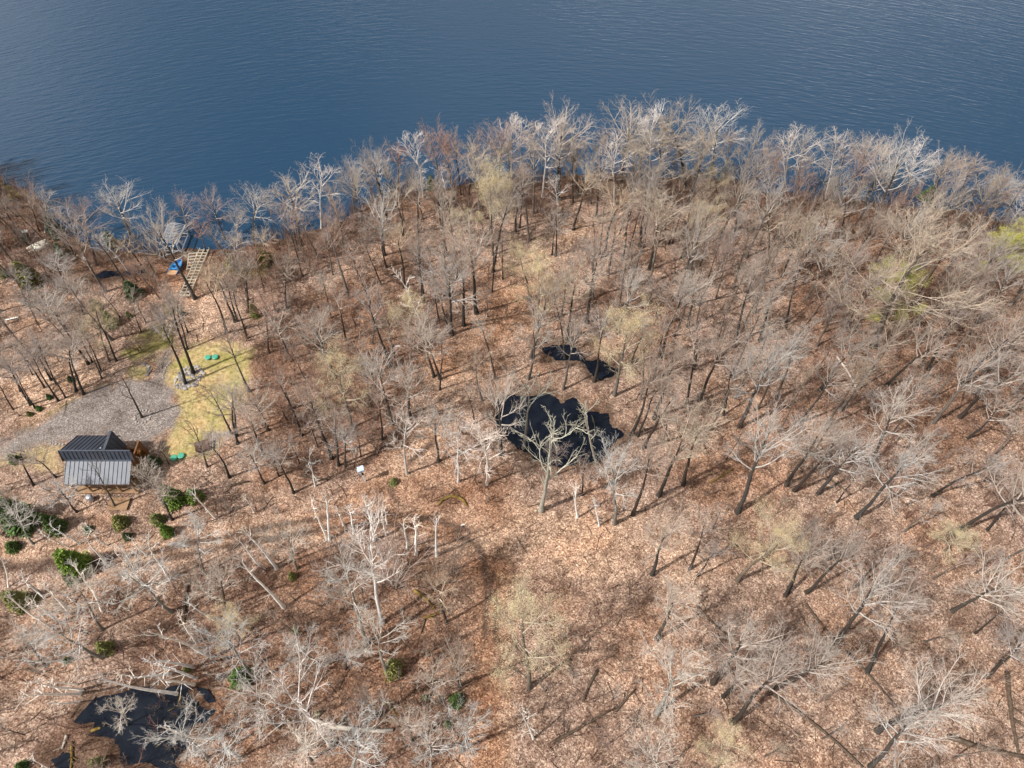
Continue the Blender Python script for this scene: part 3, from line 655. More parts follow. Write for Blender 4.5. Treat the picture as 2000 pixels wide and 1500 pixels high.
KIND = {  # shape, twig or bud colour, trunk colour, words, default crown radius
 'g':('forest',(.355,.300,.262),(.048,.041,.036),'grey brown bare tree',2.6),
 'p':('round',(.475,.425,.38),(.07,.061,.053),'pale grey bare tree',3.2),
 'q':('open',(.535,.50,.455),(.24,.22,.19),'whitish grey bare tree',3.2),
 't':('forest',(.45,.36,.27),(.06,.05,.042),'tan twigged bare tree',2.6),
 'y':('bud',(.58,.48,.28),(.15,.13,.105),'yellow budding tree',3.0),
 'l':('leafing',(.36,.34,.07),(.14,.12,.1),'yellow green leafing tree',3.2),
 'r':('forest',(.34,.205,.15),(.12,.09,.075),'reddish brown bare tree',2.4),
 'v':('round',(.34,.275,.26),(.10,.085,.078),'mauve grey bare tree',3.2),
 'w':('aspen',(.60,.54,.50),(.58,.55,.51),'white limbed aspen',2.6),
 's':('slim',(.335,.272,.235),(.045,.038,.034),'slender dark bare tree',1.6),
 'k':('snag',(.74,.71,.66),(.72,.69,.64),'dead white snag',1.6),
 'o':('oak',(.38,.31,.24),(.10,.085,.07),'broad spreading bare oak',6.5),
 'Q':('bare',(.42,.415,.345),(.30,.28,.23),'pale greenish grey open crowned tree',3.4),
 'd':('bare',(.14,.115,.10),(.09,.078,.07),'dark forked leafless tree',2.4),
 'V':('vase',(.34,.26,.215),(.13,.10,.085),'brown many stemmed bare shrub',3.0),
 'b':('birch',(.72,.66,.6),(.86,.83,.78),'thin white birch sapling',.75)}

LANDMARKS = [('the grey roofed cabin',188,905),('the gravel yard',195,800),('the yellow lawn',420,770),('the oval stone bed',370,738),('the stacked dock frame',378,532),('the slatted boat lift',348,478),('the big dark pond',1095,840),('the small upper pond',1130,700),('the bog pool',270,1405),('the white post',710,925),('the track bend',935,1065),('the narrow inlet',230,532),('the straight track',958,1250),('the straight track',962,1400),('the footpath',800,880),('the pale clearing',1090,540),('the yellow green leafing tree',1760,600),('the broad tan oak',1830,470),('the pale fallen trunk',1652,735),('the low yellow bush',1843,1058),('the longest fallen trunk',1590,1430),('the lower right corner',2000,1490),('the mossy slanting log',1410,930),('the big yellow tree',1035,1290),('the dead forked white snag',1038,1420),('the thick pale fallen log',690,1418),('the arched mossy log',885,978),('the leaning dead white snag',800,590),('the lower left corner',10,1490),('the off white pedal boat',75,484),('the white plank',24,622),('the round yellow tree',1405,390),('the spreading point oak',1285,380),('the pale log among yellow trees',960,415),('the left edge of the gravel',0,880),('the right edge of the photo',1990,800),('the long thin fallen trunk',1700,1325),('the short fallen stem',1390,1215),('the short brown log',1570,683),('the bare leaf floor',1150,1080),('the white burst of twigs',410,1150),('the curved track',440,1060),('the pair of faded green lids',348,894),('the dark level log',1470,450),('the dark bent log',1415,512),('the white litter',785,676),('the tall shore birch',628,430),('the mossy stick like log',762,1310),('the upper right corner',1960,420),('the curved track',650,1030),('the left track',200,1098)]
LABELS = []
def later(o, words, px, py, shore):
    """label written at the end, when every neighbour is known"""
    best = min(LANDMARKS, key=lambda l: math.hypot(px-l[1], py-l[2])); dx, dy = px-best[1], py-best[2]
    if shore < 4.0: rel = 'on the shore ' + ('right of' if dx > 0 else 'left of')
    else: rel = ('right of' if dx > 0 else 'left of') if abs(dx) > abs(dy) else ('below' if dy > 0 else 'above')
    LABELS.append((o, words, rel+' '+best[0], math.hypot(dx, dy)))
ORD = ['nearest','second nearest','third nearest','fourth nearest','fifth nearest','sixth nearest','seventh nearest','eighth nearest','ninth nearest','tenth nearest','eleventh nearest','twelfth nearest']
def write_labels():
    g = {}
    for o, w, rel, d in LABELS: g.setdefault((w, rel), []).append((d, o))
    for (w, rel), L in g.items():
        L.sort(key=lambda t: t[0])
        for i, (d, o) in enumerate(L):
            o['label'] = f'{w} {rel}' if len(L) == 1 else f'{ORD[min(i, 11)]} {w} {rel}'
TREES = []   # ground x, y, for spacing
rng = random.Random(5)
def jitter(c, r=.14):
    k = rng.uniform(1-r, 1+r); w = rng.uniform(-.06, .06)
    return (min(1, c[0]*k*(1+w)), min(1, c[1]*k), min(1, c[2]*k*(1-w)), 1.0)
def place_tree(kind, P, Q, R, group, name='bare_tree', label=None, cat='tree'):
    """tree of its own: foot P, axis towards Q (its top)"""
    key, tw, tr, words, R0 = KIND[kind]
    R = R or R0*rng.uniform(.85, 1.15)
    tm, cm, H0, r0, _ = rng.choice(SHAPES[key])
    ax = Vector(Q)-Vector(P); h = ax.length
    e = empty(name, P)
    q = Vector((0,0,1)).rotation_difference(ax.normalized()) @ Quaternion((0,0,1), rng.uniform(0, 6.28))
    e.rotation_mode = 'QUATERNION'; e.rotation_quaternion = q
    sz = h/H0; sx = R/r0
    sx = max(min(sx, sz*1.75), sz*.6)
    e.scale = (sx, sx, sz)
    t = link('trunk', tm, e); c = link('crown', cm, e)
    fat = (sz/sx)**.6
    t.scale = (fat, fat, 1)
    t.color = jitter(tr); c.color = jitter(tw)
    px, py = project(P[0], P[1], P[2])
    tag(e, label, cat, group)
    if not label: later(e, words, px, py, -float(poly_sd(np.array([[P[0], P[1]]]), LAKE_POLY)[0])); TREES.append((P[0], P[1], R)); return e
def solve(bx, by, tx, ty, maxlean=.2, lo=5.0, hi=21.0, crown=0.0):
    p = at(bx, by); p.z = gz(p.x, p.y)
    p = at(bx, by, p.z); r = ray(tx, ty).normalized(); o = Vector((0,0,HCAM))
    # nearest points of the vertical line over p and the sight line to the top
    up = Vector((0,0,1)); w = p-o; b = up.dot(r); den = 1-b*b
    h = (b*r.dot(w)-up.dot(w))/den; h = min(max(h, lo), hi)
    t = (p.z+h-o.z)/r.z; q = o+r*t; off = Vector((q.x-p.x, q.y-p.y, 0))
    if off.length > maxlean*h: off = off.normalized()*maxlean*h
    return p, p+off+Vector((0,0,h))
n_ind = 0
for row in T.replace('\n', ';').split(';'):
    a = row.split()
    if not a: continue
    bx, by, tx, ty = map(float, a[:4]); k = a[4]; R = float(a[5]) if len(a) > 5 else None
    if R and k not in 'owV': R *= .9
    if R and by > 850 and k not in 'yokVw': R *= .86
    if k == 'y' and (by > 900 or by < 600): R *= .85
    small = k in 'kV'
    p, q = solve(bx, by, tx, ty, .55 if k in 'wk' else .07 if k == 'o' else .22, 4 if small else 6.0, 9 if small else 20.0)
    place_tree(k, p, q, R, 'brown many stemmed shrubs' if k == 'V' else 'leafless trees of the lakeside wood', 'bare_shrub' if k == 'V' else 'bare_tree', cat='shrub' if k == 'V' else 'tree')
    n_ind += 1
for row in B.split(';'):
    bx, by, tx, ty = map(float, row.split())
    p, q = solve(bx, by, tx, ty, .85, 3.5, 12)
    place_tree('b', p, q, None, 'thin white birch saplings', 'birch_sapling')

# the rest of the wood: first single trees up to the limit, then one mass
HAND = np.array([t[:2] for t in TREES])
xs = np.random.RandomState(3).uniform(-88, 88, 9000); ys = np.random.RandomState(4).uniform(6, 90, 9000)
C = np.stack([xs, ys], 1)
ok = poly_sd(C, LAKE_POLY) < -1.2
for _, pl, _, _ in POOLS: ok &= poly_sd(C, G(pl)) < -.6
for pl, m in ((GRAVEL, 1.0), (LAWN, .5), (LAWN2, 1), (GPATH, 1), (GPAD, 1.5), (LAWN3, .5)): ok &= poly_sd(C, G(pl)) < -m
CABIN_PX = [(85,845),(300,845),(330,1060),(85,1060)]
DOCKS_PX = [(315,450),(420,450),(420,600),(315,600)]
for pl in (CABIN_PX, DOCKS_PX): ok &= poly_sd(C, G(pl)) < 0
ok &= line_d(C, G(TRACK)) > 2.5
ok &= line_d(C, G([(735,985),(775,925),(830,870),(865,815),(885,745),(925,690)])) > 3.0
for pl, w in PALE: ok &= line_d(C, G(pl)) > w+.9
for pl, w in ORANGE[:1]: ok &= line_d(C, G(pl)) > w+.6
OPEN = [[(940,560),(1000,640),(1180,560),(1210,440),(1100,440),(1020,520)],[(870,640),(960,620),(990,700),(940,780),(880,760)],[(960,1000),(1250,1000),(1300,1110),(960,1110)],[(980,1100),(1240,1120),(1200,1320),(980,1320)],[(0,1230),(90,1240),(60,1420),(0,1420)],[(395,560),(460,560),(470,660),(390,660)],[(290,590),(240,640),(290,700),(350,640)],[(700,940),(960,940),(960,1010),(700,1010)]]
for pl in OPEN: ok &= poly_sd(C, G(pl)) < 0
C = C[ok]; acc = []
taken = [tuple(p) for p in HAND]
for x, y in C:
    px, py = project(x, y)
    if not (-90 < px < 2090 and py < 1570): continue
    if px > 1250: dmin = 2.3 if py < 700 else 2.7
    elif px < 520 and py > 960: dmin = 2.4
    elif py < 620: dmin = 2.4
    else: dmin = 2.5
    sd_ = -float(poly_sd(np.array([[x,y]]), LAKE_POLY)[0])
    if sd_ < 7: dmin = 1.9
    if py > 850: dmin *= 1.5
    if px > 1250 and py > 850: dmin = 3.1
    if px < 930 and py > 950: dmin = 3.2
    if px < 300 and 560 < py < 820: dmin = 2.9
    if px < 1250 and 480 < py <= 950: dmin = 3.1
    if all((x-a)**2+(y-b)**2 > dmin*dmin for a, b in taken):
        taken.append((x, y)); acc.append((x, y, px, py, sd_))
acc.sort(key=lambda t: t[1])
inview = [a for a in acc if 10 < a[2] < 1990 and 120 < a[3] < 1490]
rest = [a for a in acc if a not in inview]
n_more = max(0, 300-n_ind)
step = len(inview)/max(1, n_more)
single = set()
for i in range(min(n_more, len(inview))): single.add(int(i*step))
mass = list(rest)
for i, (x, y, px, py, sd_) in enumerate(inview):
    if i not in single: mass.append((x, y, px, py, sd_)); continue
    r = rng.random()
    if sd_ < 7: k = 'r' if r < .3 else 'p' if r < .5 else 'v' if r < .75 else 't'
    elif px > 1250: k = 'g' if r < .3 else 's' if r < .6 else 'p' if r < .85 else 't'
    elif px < 520: k = 'p' if r < .4 else 's' if r < .7 else 'q' if r < .85 else 'g'
    elif py > 1000: k = 'q' if r < .4 else 's' if r < .6 else 'p'
    else: k = 's' if r < .35 else 'r' if r < .5 else 'g' if r < .75 else 't'
    z = gz(x, y); h = rng.uniform(9, 15) if k != 's' else rng.uniform(8, 14)
    if sd_ < 4: h *= .75
    ln = rng.uniform(.0, .09)*h; a = rng.uniform(0, 6.28)
    place_tree(k, Vector((x, y, z)), Vector((x+math.cos(a)*ln, y+math.sin(a)*ln, z+h)), KIND[k][4]*rng.uniform(.75, 1.1), 'leafless trees of the lakeside wood')
print('trees: hand', n_ind, 'single fill', len(single), 'mass', len(mass))

# instancing of the mass (geometry nodes on a cloud of points)
def scatter(name, pts, scl, rot, idx, protos, kind='stuff'):
    n = len(pts); me = bpy.data.meshes.new(name); me.vertices.add(n)
    me.vertices.foreach_set('co', np.asarray(pts, np.float32).ravel())
    for nm, typ, arr, fld in (('scl','FLOAT_VECTOR',scl,'vector'),('rot','FLOAT_VECTOR',rot,'vector'),('idx','INT',idx,'value')):
        a = me.attributes.new(nm, typ, 'POINT'); a.data.foreach_set(fld, np.asarray(arr, np.float32 if typ != 'INT' else np.int32).ravel())
    me.update()
    o = link(name, me); tag(o, kind=kind)
    pc = bpy.data.collections.new(name+'_parts')
    for i, m in enumerate(protos): pc.objects.link(bpy.data.objects.new(f'{name}_part_{i:02d}', m))
    ng = bpy.data.node_groups.new(name, 'GeometryNodeTree')
    ng.interface.new_socket('Geometry', in_out='INPUT', socket_type='NodeSocketGeometry')
    ng.interface.new_socket('Geometry', in_out='OUTPUT', socket_type='NodeSocketGeometry')
    nd = ng.nodes; L = ng.links
    gi = nd.new('NodeGroupInput'); go = nd.new('NodeGroupOutput'); ip = nd.new('GeometryNodeInstanceOnPoints')
    ci = nd.new('GeometryNodeCollectionInfo'); ci.inputs['Collection'].default_value = pc
    ci.inputs['Separate Children'].default_value = True; ci.inputs['Reset Children'].default_value = True
    def na(nm, t):
        a = nd.new('GeometryNodeInputNamedAttribute'); a.data_type = t; a.inputs['Name'].default_value = nm; return a.outputs['Attribute']
    er = nd.new('FunctionNodeEulerToRotation'); L.new(na('rot','FLOAT_VECTOR'), er.inputs[0])
    L.new(gi.outputs[0], ip.inputs['Points']); L.new(ci.outputs[0], ip.inputs['Instance'])
    ip.inputs['Pick Instance'].default_value = True
    L.new(na('idx','INT'), ip.inputs['Instance Index']); L.new(er.outputs[0], ip.inputs['Rotation']); L.new(na('scl','FLOAT_VECTOR'), ip.inputs['Scale'])
    L.new(ip.outputs[0], go.inputs[0])
    o.modifiers.new('scatter', 'NODES').node_group = ng
    return o
protos = [s[4] for k in ('forest','round','slim','open') for s in SHAPES[k]]
meta = [(s[2], s[3]) for k in ('forest','round','slim','open') for s in SHAPES[k]]
pts = []; scl = []; rot = []; idx = []
for x, y, px, py, sd_ in mass:
    i = rng.randrange(len(protos)); h = rng.uniform(7.5, 14.5) if py < 850 else rng.uniform(3.5, 8)
    if sd_ < 5: h *= .8
    s = h/meta[i][0]; w = s*rng.uniform(.8, 1.2)
    pts.append((x, y, gz(x, y)-.05)); scl.append((w, w, s)); rot.append((rng.gauss(0,.05), rng.gauss(0,.05), rng.uniform(0,6.28))); idx.append(i)
o = scatter('forest_trees', pts, scl, rot, idx, protos)
tag(o, 'smaller bare trees filling the wood between the larger ones', 'trees')

# undergrowth brush and fallen sticks
rs = np.random.RandomState(12); C = np.stack([rs.uniform(-88,88,7500), rs.uniform(6,92,7500)], 1)
ok = poly_sd(C, LAKE_POLY) < -.3
for _, pl, _, _ in POOLS:
    if pl is not BOG: ok &= poly_sd(C, G(pl)) < -.3
for pl in (GRAVEL, LAWN, LAWN2, GPATH, GPAD, CABIN_PX, DOCKS_PX): ok &= poly_sd(C, G(pl)) < -.4
ok &= line_d(C, G(TRACK)) > 2.2
for pl, w in PALE: ok &= line_d(C, G(pl)) > w+.4
ok &= line_d(C, G(ORANGE[0][0])) > 3.5
dens = .5+.5*wob(C, .22, 55); sdl = -poly_sd(C, LAKE_POLY)
dens = np.where(sdl < 9, .95, dens*.8)
for pl in BROWN[:3]: dens = np.where(poly_sd(C, G(pl)) > 0, .9, dens)
dens = np.where(poly_sd(C, G(BOG)) > 0, .55, dens)
for pl in OPEN[:3]: dens = np.where(poly_sd(C, G(pl)) > 0, .06, dens)
ok &= rs.rand(len(C)) < dens
C = C[ok]; hz = height(C); n = len(C)
s = rs.uniform(.45, 1.25, n)*np.where(-poly_sd(C, LAKE_POLY) < 9, 1.35, 1.0)
o = scatter('brush', np.column_stack([C, hz]), np.column_stack([s*.9, s*.9, s]), np.column_stack([rs.normal(0,.08,n), rs.normal(0,.08,n), rs.rand(n)*6.28]), rs.randint(0,4,n), BRUSH)
tag(o, 'reddish brown leafless undergrowth brush between the trees', 'brush')
n = 3200; A = np.stack([rs.uniform(-85,85,n), rs.uniform(6,90,n)], 1)
ok = poly_sd(A, LAKE_POLY) < -.5
for pl in (GRAVEL, LAWN, POND, POND2): ok &= poly_sd(A, G(pl)) < -.2
ok &= line_d(A, G(TRACK)) > 1.2
A = A[ok]; n = len(A); ang = rs.rand(n)*6.28; Ls = rs.uniform(.5, 2.6, n); hz = height(A)
g = Grow(1)
for i in range(n):
    d = np.array((math.cos(ang[i]), math.sin(ang[i]), rs.uniform(-.02,.10))); p = np.array((A[i,0], A[i,1], hz[i]+.05))
    m = p+d*Ls[i]*.5+np.array((0,0,.03)); d2 = norm(d+rs.normal(size=3)*.2*np.array((1,1,.1)))
    r = rs.uniform(.018,.045); g.add(p, m, r, r*.8); g.add(m, m+d2*Ls[i]*.5, r*.8, r*.3)
v, f = g.mesh()
tag(link('fallen_sticks', mesh_np('fallen_sticks', v, f.ravel(), 4, [M['log_bark']])), 'dead sticks scattered over the leaf litter', 'sticks', kind='stuff')

# ------------------------------------------------------------------ evergreen shrubs
EV = '''45 1000 35 m;112 1020 20 m;157 1095 30 b;345 970 21 b;382 965 18 b;330 1035 13 b;25 1060 16 m;172 1028 11 m;238 1014 17 o;265 568 20 d;190 595 12 m;222 628 14 m;255 617 6 m;470 1310 25 m;770 1298 21 o;893 1360 18 m;770 940 10 o;40 1165 22 o;66 1165 10 o;140 1130 10 m;210 1260 17 o;130 1285 8 m;140 739 7 d;97 773 6 m;77 795 7 m;42 458 14 d;215 460 14 d;108 440 17 d;120 485 14 d;10 530 12 o;62 540 24 o;1816 368 22 d;360 613 6 d;500 610 11 o;520 502 18 o;455 512 15 o;842 352 11 d;195 1485 15 o;45 1490 14 m;305 900 13 d;365 1305 9 o;620 1390 6 o;875 1410 9 o;570 1120 9 o;575 1225 9 o;30 893 12 m;58 806 6 o;830 1360 7 m;250 1045 10 d;310 1010 15 o'''
ECOL = {'m':((.095,.15,.045),'dark green evergreen shrub'),'b':((.14,.215,.04),'bright green evergreen shrub'),'d':((.085,.125,.05),'blackish green evergreen shrub'),'o':((.21,.215,.075),'olive green evergreen shrub')}
for row in EV.split(';'):
    a = row.split(); px, py, r = map(float, a[:3]); col, words = ECOL[a[3]]
    p = at(px, py+r*.55); p.z = gz(p.x, p.y)
    ppm = FPX/(p.y*CT+(HCAM-p.z)*ST); R = r/ppm
    cm, tm, H0, R0 = rng.choice(EVER)
    e = empty('evergreen_shrub', p, rng.uniform(0, 6.28)); s = R/R0; e.scale = (s, s, s*rng.uniform(.9, 1.2)*(1.12 if a[3] == 'd' else 1.0))
    c = link('foliage', cm, e); t = link('trunk', tm, e); c.color = jitter(col, .12); t.color = (.09,.07,.055,1)
    sd_ = -float(poly_sd(np.array([[p.x, p.y]]), LAKE_POLY)[0])
    tag(e, None, 'shrub', 'evergreen shrubs under the bare trees'); later(e, words, px, py, sd_)
for (x, y, h, lab) in ((-80.5, 84, 9, 'dark conifer cut by the left edge at the lake shore'),):
    cm, tm, H0, R0 = TALLCON; s = h/H0
    e = empty('conifer_tree', (x, y, gz(x, y)-.2), .7); e.scale = (s*.9, s*.9, s)
    c = link('crown', cm, e); t = link('trunk', tm, e); c.color = (.018,.03,.016,1); t.color = (.07,.055,.045,1)
    tag(e, lab, 'conifer')
# rust brown dead shrub beside the cabin
p = at(291, 905); p.z = gz(p.x, p.y); cm, tm, H0, R0 = EVER[1]
e = empty('dead_shrub', p, 1.0); e.scale = (.75,.75,.8); c = link('foliage', cm, e); t = link('trunk', tm, e)
c.color = (.20,.085,.025,1); t.color = (.09,.06,.04,1)
tag(e, 'rust brown dead shrub beside the right wall of the cabin', 'shrub')

# ------------------------------------------------------------------ fallen logs
LOGS = [((1632,700),(1672,763),.12,'p','pale straight fallen trunk among dark trees in the right woods'),
 ((612,1409),(768,1426),.26,'p','thick pale fallen log lying level in the lower middle woods'),
 ((810,1155),(850,1192),.18,'m','mossy fallen log slanting down right, left of the straight track'),
 ((828,1207),(862,1196),.17,'m','short orange mossy log left of the straight track'),
 ((1573,1178),(1637,1256),.15,'d','dark fallen trunk slanting down right from a tree foot'),
 ((1652,1272),(1750,1382),.13,'d','long thin dark fallen trunk in the lower right woods'),
 ((1500,1352),(1682,1500),.17,'d','longest dark fallen trunk, running out of the bottom edge'),
 ((1358,1183),(1422,1246),.13,'d','dark fallen stem below two forked trees right of centre'),
 ((1166,1310),(1138,1372),.15,'d','dark log leaning down left in the lower middle'),
 ((1070,1456),(1192,1387),.17,'d','long dark log rising to the right in the lower middle'),
 ((1198,1394),(1240,1347),.14,'d','dark broken log with short stubs below the pale round tree'),
 ((1428,850),(1480,892),.12,'d','thin dark log slanting down right in the right woods'),
 ((1618,932),(1664,966),.12,'d','thin dark log above a brown patch in the right woods'),
 ((1966,1312),(1990,1476),.22,'d','thick dark log pointing down at the lower right corner'),
 ((1848,1440),(2010,1478),.24,'d','heavy dark curved trunk lying across the lower right corner'),
 ((1554,683),(1586,684),.11,'d','short level brown log in the right woods'),
 ((1386,945),(1432,915),.12,'m','mossy slanting log at the right of the open leaf floor'),
 ((335,1360),(346,1352),.12,'m','short mossy log at the top of the bog pool'),
 ((352,1358),(334,1406),.17,'m','mossy log standing steep across the right of the bog pool'),
 ((326,1424),(310,1458),.18,'m','mossy log at the lower right of the bog pool'),
 ((246,1396),(322,1398),.16,'m','level yellow mossy log across the middle of the bog pool'),
 ((268,1358),(238,1402),.14,'m','mossy log slanting down left across the bog pool'),
 ((176,1427),(246,1408),.16,'m','yellow mossy log along the lower left of the bog pool'),
 ((130,1436),(120,1462),.14,'p','pale stub of a log left of the bog pool'),
 ((138,1448),(136,1500),.15,'m','mossy log at the bottom edge left of the bog pool'),
 ((592,930),(642,938),.13,'d','dark level log behind the small dead white snag'),
 ((448,950),(486,940),.14,'d','dark log left of the curved track below the lawn'),
 ((940,421),(982,408),.12,'p','pale bent log among yellow trees near the shore'),
 ((1310,452),(1282,440),.12,'d','dark short log below the broad oak near the shore'),
 ((1430,445),(1510,455),.11,'d','dark level log in the dense wood near the right shore'),
 ((1398,516),(1436,506),.12,'d','dark bent log left of the tan trees in the right woods'),
 ((1522,487),(1562,478),.13,'d','dark level log below a dark fork in the right woods'),
 ((775,1292),(750,1335),.12,'m','mossy stick like log beside an olive shrub'),
 ((830,1210),(822,1238),.11,'d','dark splintered log below the orange mossy log'),
 ((757,1370),(776,1400),.12,'m','small mossy log left of the dark green shrub'),
 ((1015,455),(968,448),.12,'d','dark thin log behind the yellow budding trees'),
 ((364,1140),(358,1215),.16,'d','dark log pointing down below the white burst of twigs'),
 ((795,520),(760,540),.10,'d','dark log under slender trees in the middle woods')]
def log_mesh(a, b, r, mat, seed):
    rs = random.Random(seed); mb = MB(); a = Vector(a); b = Vector(b); d = b-a; n = 7; pts = []; rad = []
    side = Vector((-d.y, d.x, 0)).normalized(); bow = rs.uniform(-.05,.05)*d.length
    for i in range(n+1):
        f = i/n; p = a+d*f+side*(bow*math.sin(f*3.14)+rs.uniform(-.04,.04)*r*4)
        p.z = gz(p.x, p.y)+r*.65+.02; pts.append(p); rad.append(r*(1-.45*f)*rs.uniform(.9,1.1))
    mb.tube(pts, rad, 7)
    for k in range(3):
        i = rs.randrange(2, n); p = pts[i]; q = p+side*rs.uniform(-1,1)*r*5+Vector((0,0,rs.uniform(.5,2.2)*r*2))+d.normalized()*r*3
        mb.tube([p, q], [rad[i]*.4, rad[i]*.15], 5)
    return mb.mesh('log', mat, True)
for i, (A, Bp, r, k, lab) in enumerate(LOGS):
    a = at(*A); b = at(*Bp); me = log_mesh(a, b, r, M[{'p':'log_pale','m':'log_moss','d':'log_bark'}[k]], i)
    tag(link('fallen_log', me), lab, 'log', 'fallen logs on the forest floor')
# the curved mossy log by the track
mb = MB(); pts = []
for px, py in [(856,990),(864,979),(878,973),(893,972),(905,979),(912,990)]:
    p = at(px, py); p.z = gz(p.x, p.y)+.14; pts.append(p)
mb.tube(pts, [.10,.16,.18,.17,.14,.09], 7)
tag(mb.build('fallen_log', M['log_moss'], smooth=True), 'dark mossy log bent into an arch beside the curved track', 'log', 'fallen logs on the forest floor')

# ------------------------------------------------------------------ cabin
def metal_roof_mat():
    m, nt, b = new_mat('grey_metal_roof'); L = nt.links
    tc = N(nt, 'ShaderNodeTexCoord'); nz = noise_tex(nt, tc.outputs['Object'], 1.5, 4, .6)
    L.new(ramp(nt, nz.outputs[0], [(.3,(.036,.043,.060)),(.7,(.056,.066,.090))]), b.inputs['Base Color'])
    b.inputs['Metallic'].default_value = .15; b.inputs['Roughness'].default_value = .5; b.inputs['Specular IOR Level'].default_value = .5
    return m
M['roof'] = metal_roof_mat()
M['siding'] = simple('brown_cedar_siding', (.16,.075,.035), .8, .3, 4)
M['deckwood'] = simple('tan_deck_wood', (.30,.185,.105), .8, .25, 5)
M['glass'] = simple('dark_window_glass', (.02,.025,.03), .08, .1, 1, spec=.6)
M['white'] = simple('white_paint', (.78,.78,.75), .5, .05, 3)
M['galv'] = simple('galvanised_metal', (.42,.44,.48), .38, .12, 6, metal=.55, spec=.5)
M['alu'] = simple('weathered_pale_wood', (.46,.42,.33), .75, .18, 6)
M['blue'] = simple('blue_hull_plastic', (.05,.24,.52), .35, .1, 2, spec=.5)
M['tan'] = simple('tan_hull_plastic', (.55,.33,.17), .5, .12, 3)
M['offwhite'] = simple('offwhite_hull_plastic', (.74,.70,.60), .45, .08, 2, spec=.4)
M['lid'] = simple('green_plastic_lid', (.06,.30,.20), .45, .1, 4, spec=.4)
M['rock'] = simple('pale_field_stone', (.36,.33,.30), .9, .3, 2.2, dark=(.18,.165,.16))
M['rockdark'] = simple('dark_field_stone', (.20,.18,.18), .9, .4, 2.2, dark=(.08,.07,.07))
M['paleblue'] = simple('pale_blue_painted_box', (.42,.55,.72), .4, .08, 3)
M['black'] = simple('black_plastic', (.02,.02,.022), .5, .2, 3)
M['brownboard'] = simple('dark_brown_board', (.085,.045,.035), .8, .35, 5)

ZE = 2.7                                # eave height of the porch roof
zg = gz(*at(190, 930)[:2])
pS0, pS1 = at(124, 947, zg+2.5), at(253, 945, zg+2.5)      # south (near) porch eave
pB0, pB1 = at(129, 903, zg+3.3), at(255, 900, zg+3.3)      # porch roof head
pM0, pM1 = at(119, 887, zg+4.25), at(262, 884, zg+4.25)    # foot of the short ridge cap
x0, x1 = pS0.x, pS1.x; xr0, xr1 = pM0.x, pM1.x
yS = (pS0.y+pS1.y)/2; yB = (pB0.y+pB1.y)/2
zS, zB = zg+2.5, zg+3.3
yR = at(190, 881, zg+4.7).y; zR = zg+4.7
yN = at(190, 851, zg+3.0).y; zN = zg+3.0
cab = empty('cabin', ((x0+x1)/2, (yS+yN)/2, zg)); Ox, Oy, Oz = cab.location
def Lc(p): return (p[0]-Ox, p[1]-Oy, p[2]-Oz)
def roof(name, quad, t=.12, seam=.42, along=None, parent=cab):
    """metal roof slab with standing seams running from edge a-b (low) to d-c (high)"""
    q = [Vector(Lc(p)) for p in quad]; mb = MB(); mb.slab(q, t); o = mb.build(name, M['roof'], parent)
    a, b, c, d = q; n = max(2, int((b-a).length/seam)); sm = MB(); nrm = (b-a).cross(d-a).normalized()
    if nrm.z < 0: nrm = -nrm
    for i in range(n+1):
        f = i/n; lo = a+(b-a)*f; hi = d+(c-d)*f
        if (hi-lo).length < .1: continue
        sm.bar(lo+nrm*.02, hi+nrm*.02, .045, .075)
    s = sm.build('seam', M['roof'], o); s['kind'] = 'stuff'
    return o
xa, xb = (x0+xr0)/2-.1, x1+.25
yW = yB+.35
# upper near slope (dark strip), porch roof, far slope
xm = x0-.35
roof('main_roof', [(xm, yB+.05, zB+.16), (xb, yB+.05, zB+.16), (xb, yR, zR), (xm, yR, zR)])
roof('porch_roof', [(x0, yS, zS), (x1, yS, zS), (x1, yB-.02, zB+.22), (x0, yB-.02, zB+.22)])
xc0 = at(203, 880, zR).x; 
roof('rear_roof', [(xc0-.15, yN, zN), (xm+.15, yN, zN), (xm+.15, yR+.04, zR), (xc0-.15, yR+.04, zR)])
# cross gable to the far side
gx = at(211, 860, zR).x; yG = at(215, 842, zR).y; wl = gx-xc0+.35; wr = at(251, 851, zg+2.9).x-gx
zEl = zR-.75; zEr = zg+2.9
roof('gable_roof', [(gx-wl, yR+.05, zR-wl*.55), (gx-wl, yG, zR-wl*.55), (gx-.02, yG, zR+.02), (gx-.02, yR+.05, zR+.02)])
roof('gable_roof', [(gx+wr, yG-.6, zEr), (gx+wr, yR+.05, zEr), (gx+.02, yR+.05, zR+.02), (gx+.02, yG, zR+.02)])
rc = MB(); rc.bar(Lc((gx, yR, zR+.07)), Lc((gx, yG, zR+.07)), .15, .05); rc.bar(Lc((xm, yR+.02, zR+.06)), Lc((xb, yR+.02, zR+.06)), .15, .05)
rc.bar(Lc((x0, yB-.02, zB+.28)), Lc((x1, yB-.02, zB+.28)), .16, .05); rc.build('ridge_cap', M['roof'], cab)
fa = MB()
for (a, b) in (((x0-.03, yS-.03, zS-.1),(x1+.03, yS-.03, zS-.1)), ((xm-.03, yB, zB+.05),(xm-.03, yR, zR-.12)), ((xb+.03, yB, zB+.05),(xb+.03, yR, zR-.12)), ((xm, yN+.03, zN-.1),(xc0, yN+.03, zN-.1)), ((gx+wr+.03, yG-.6, zEr-.1),(gx+wr+.03, yR, zEr-.1))):
    fa.bar(Lc(a), Lc(b), .06, .18)
fa.build('fascia', M['brownboard'], cab)
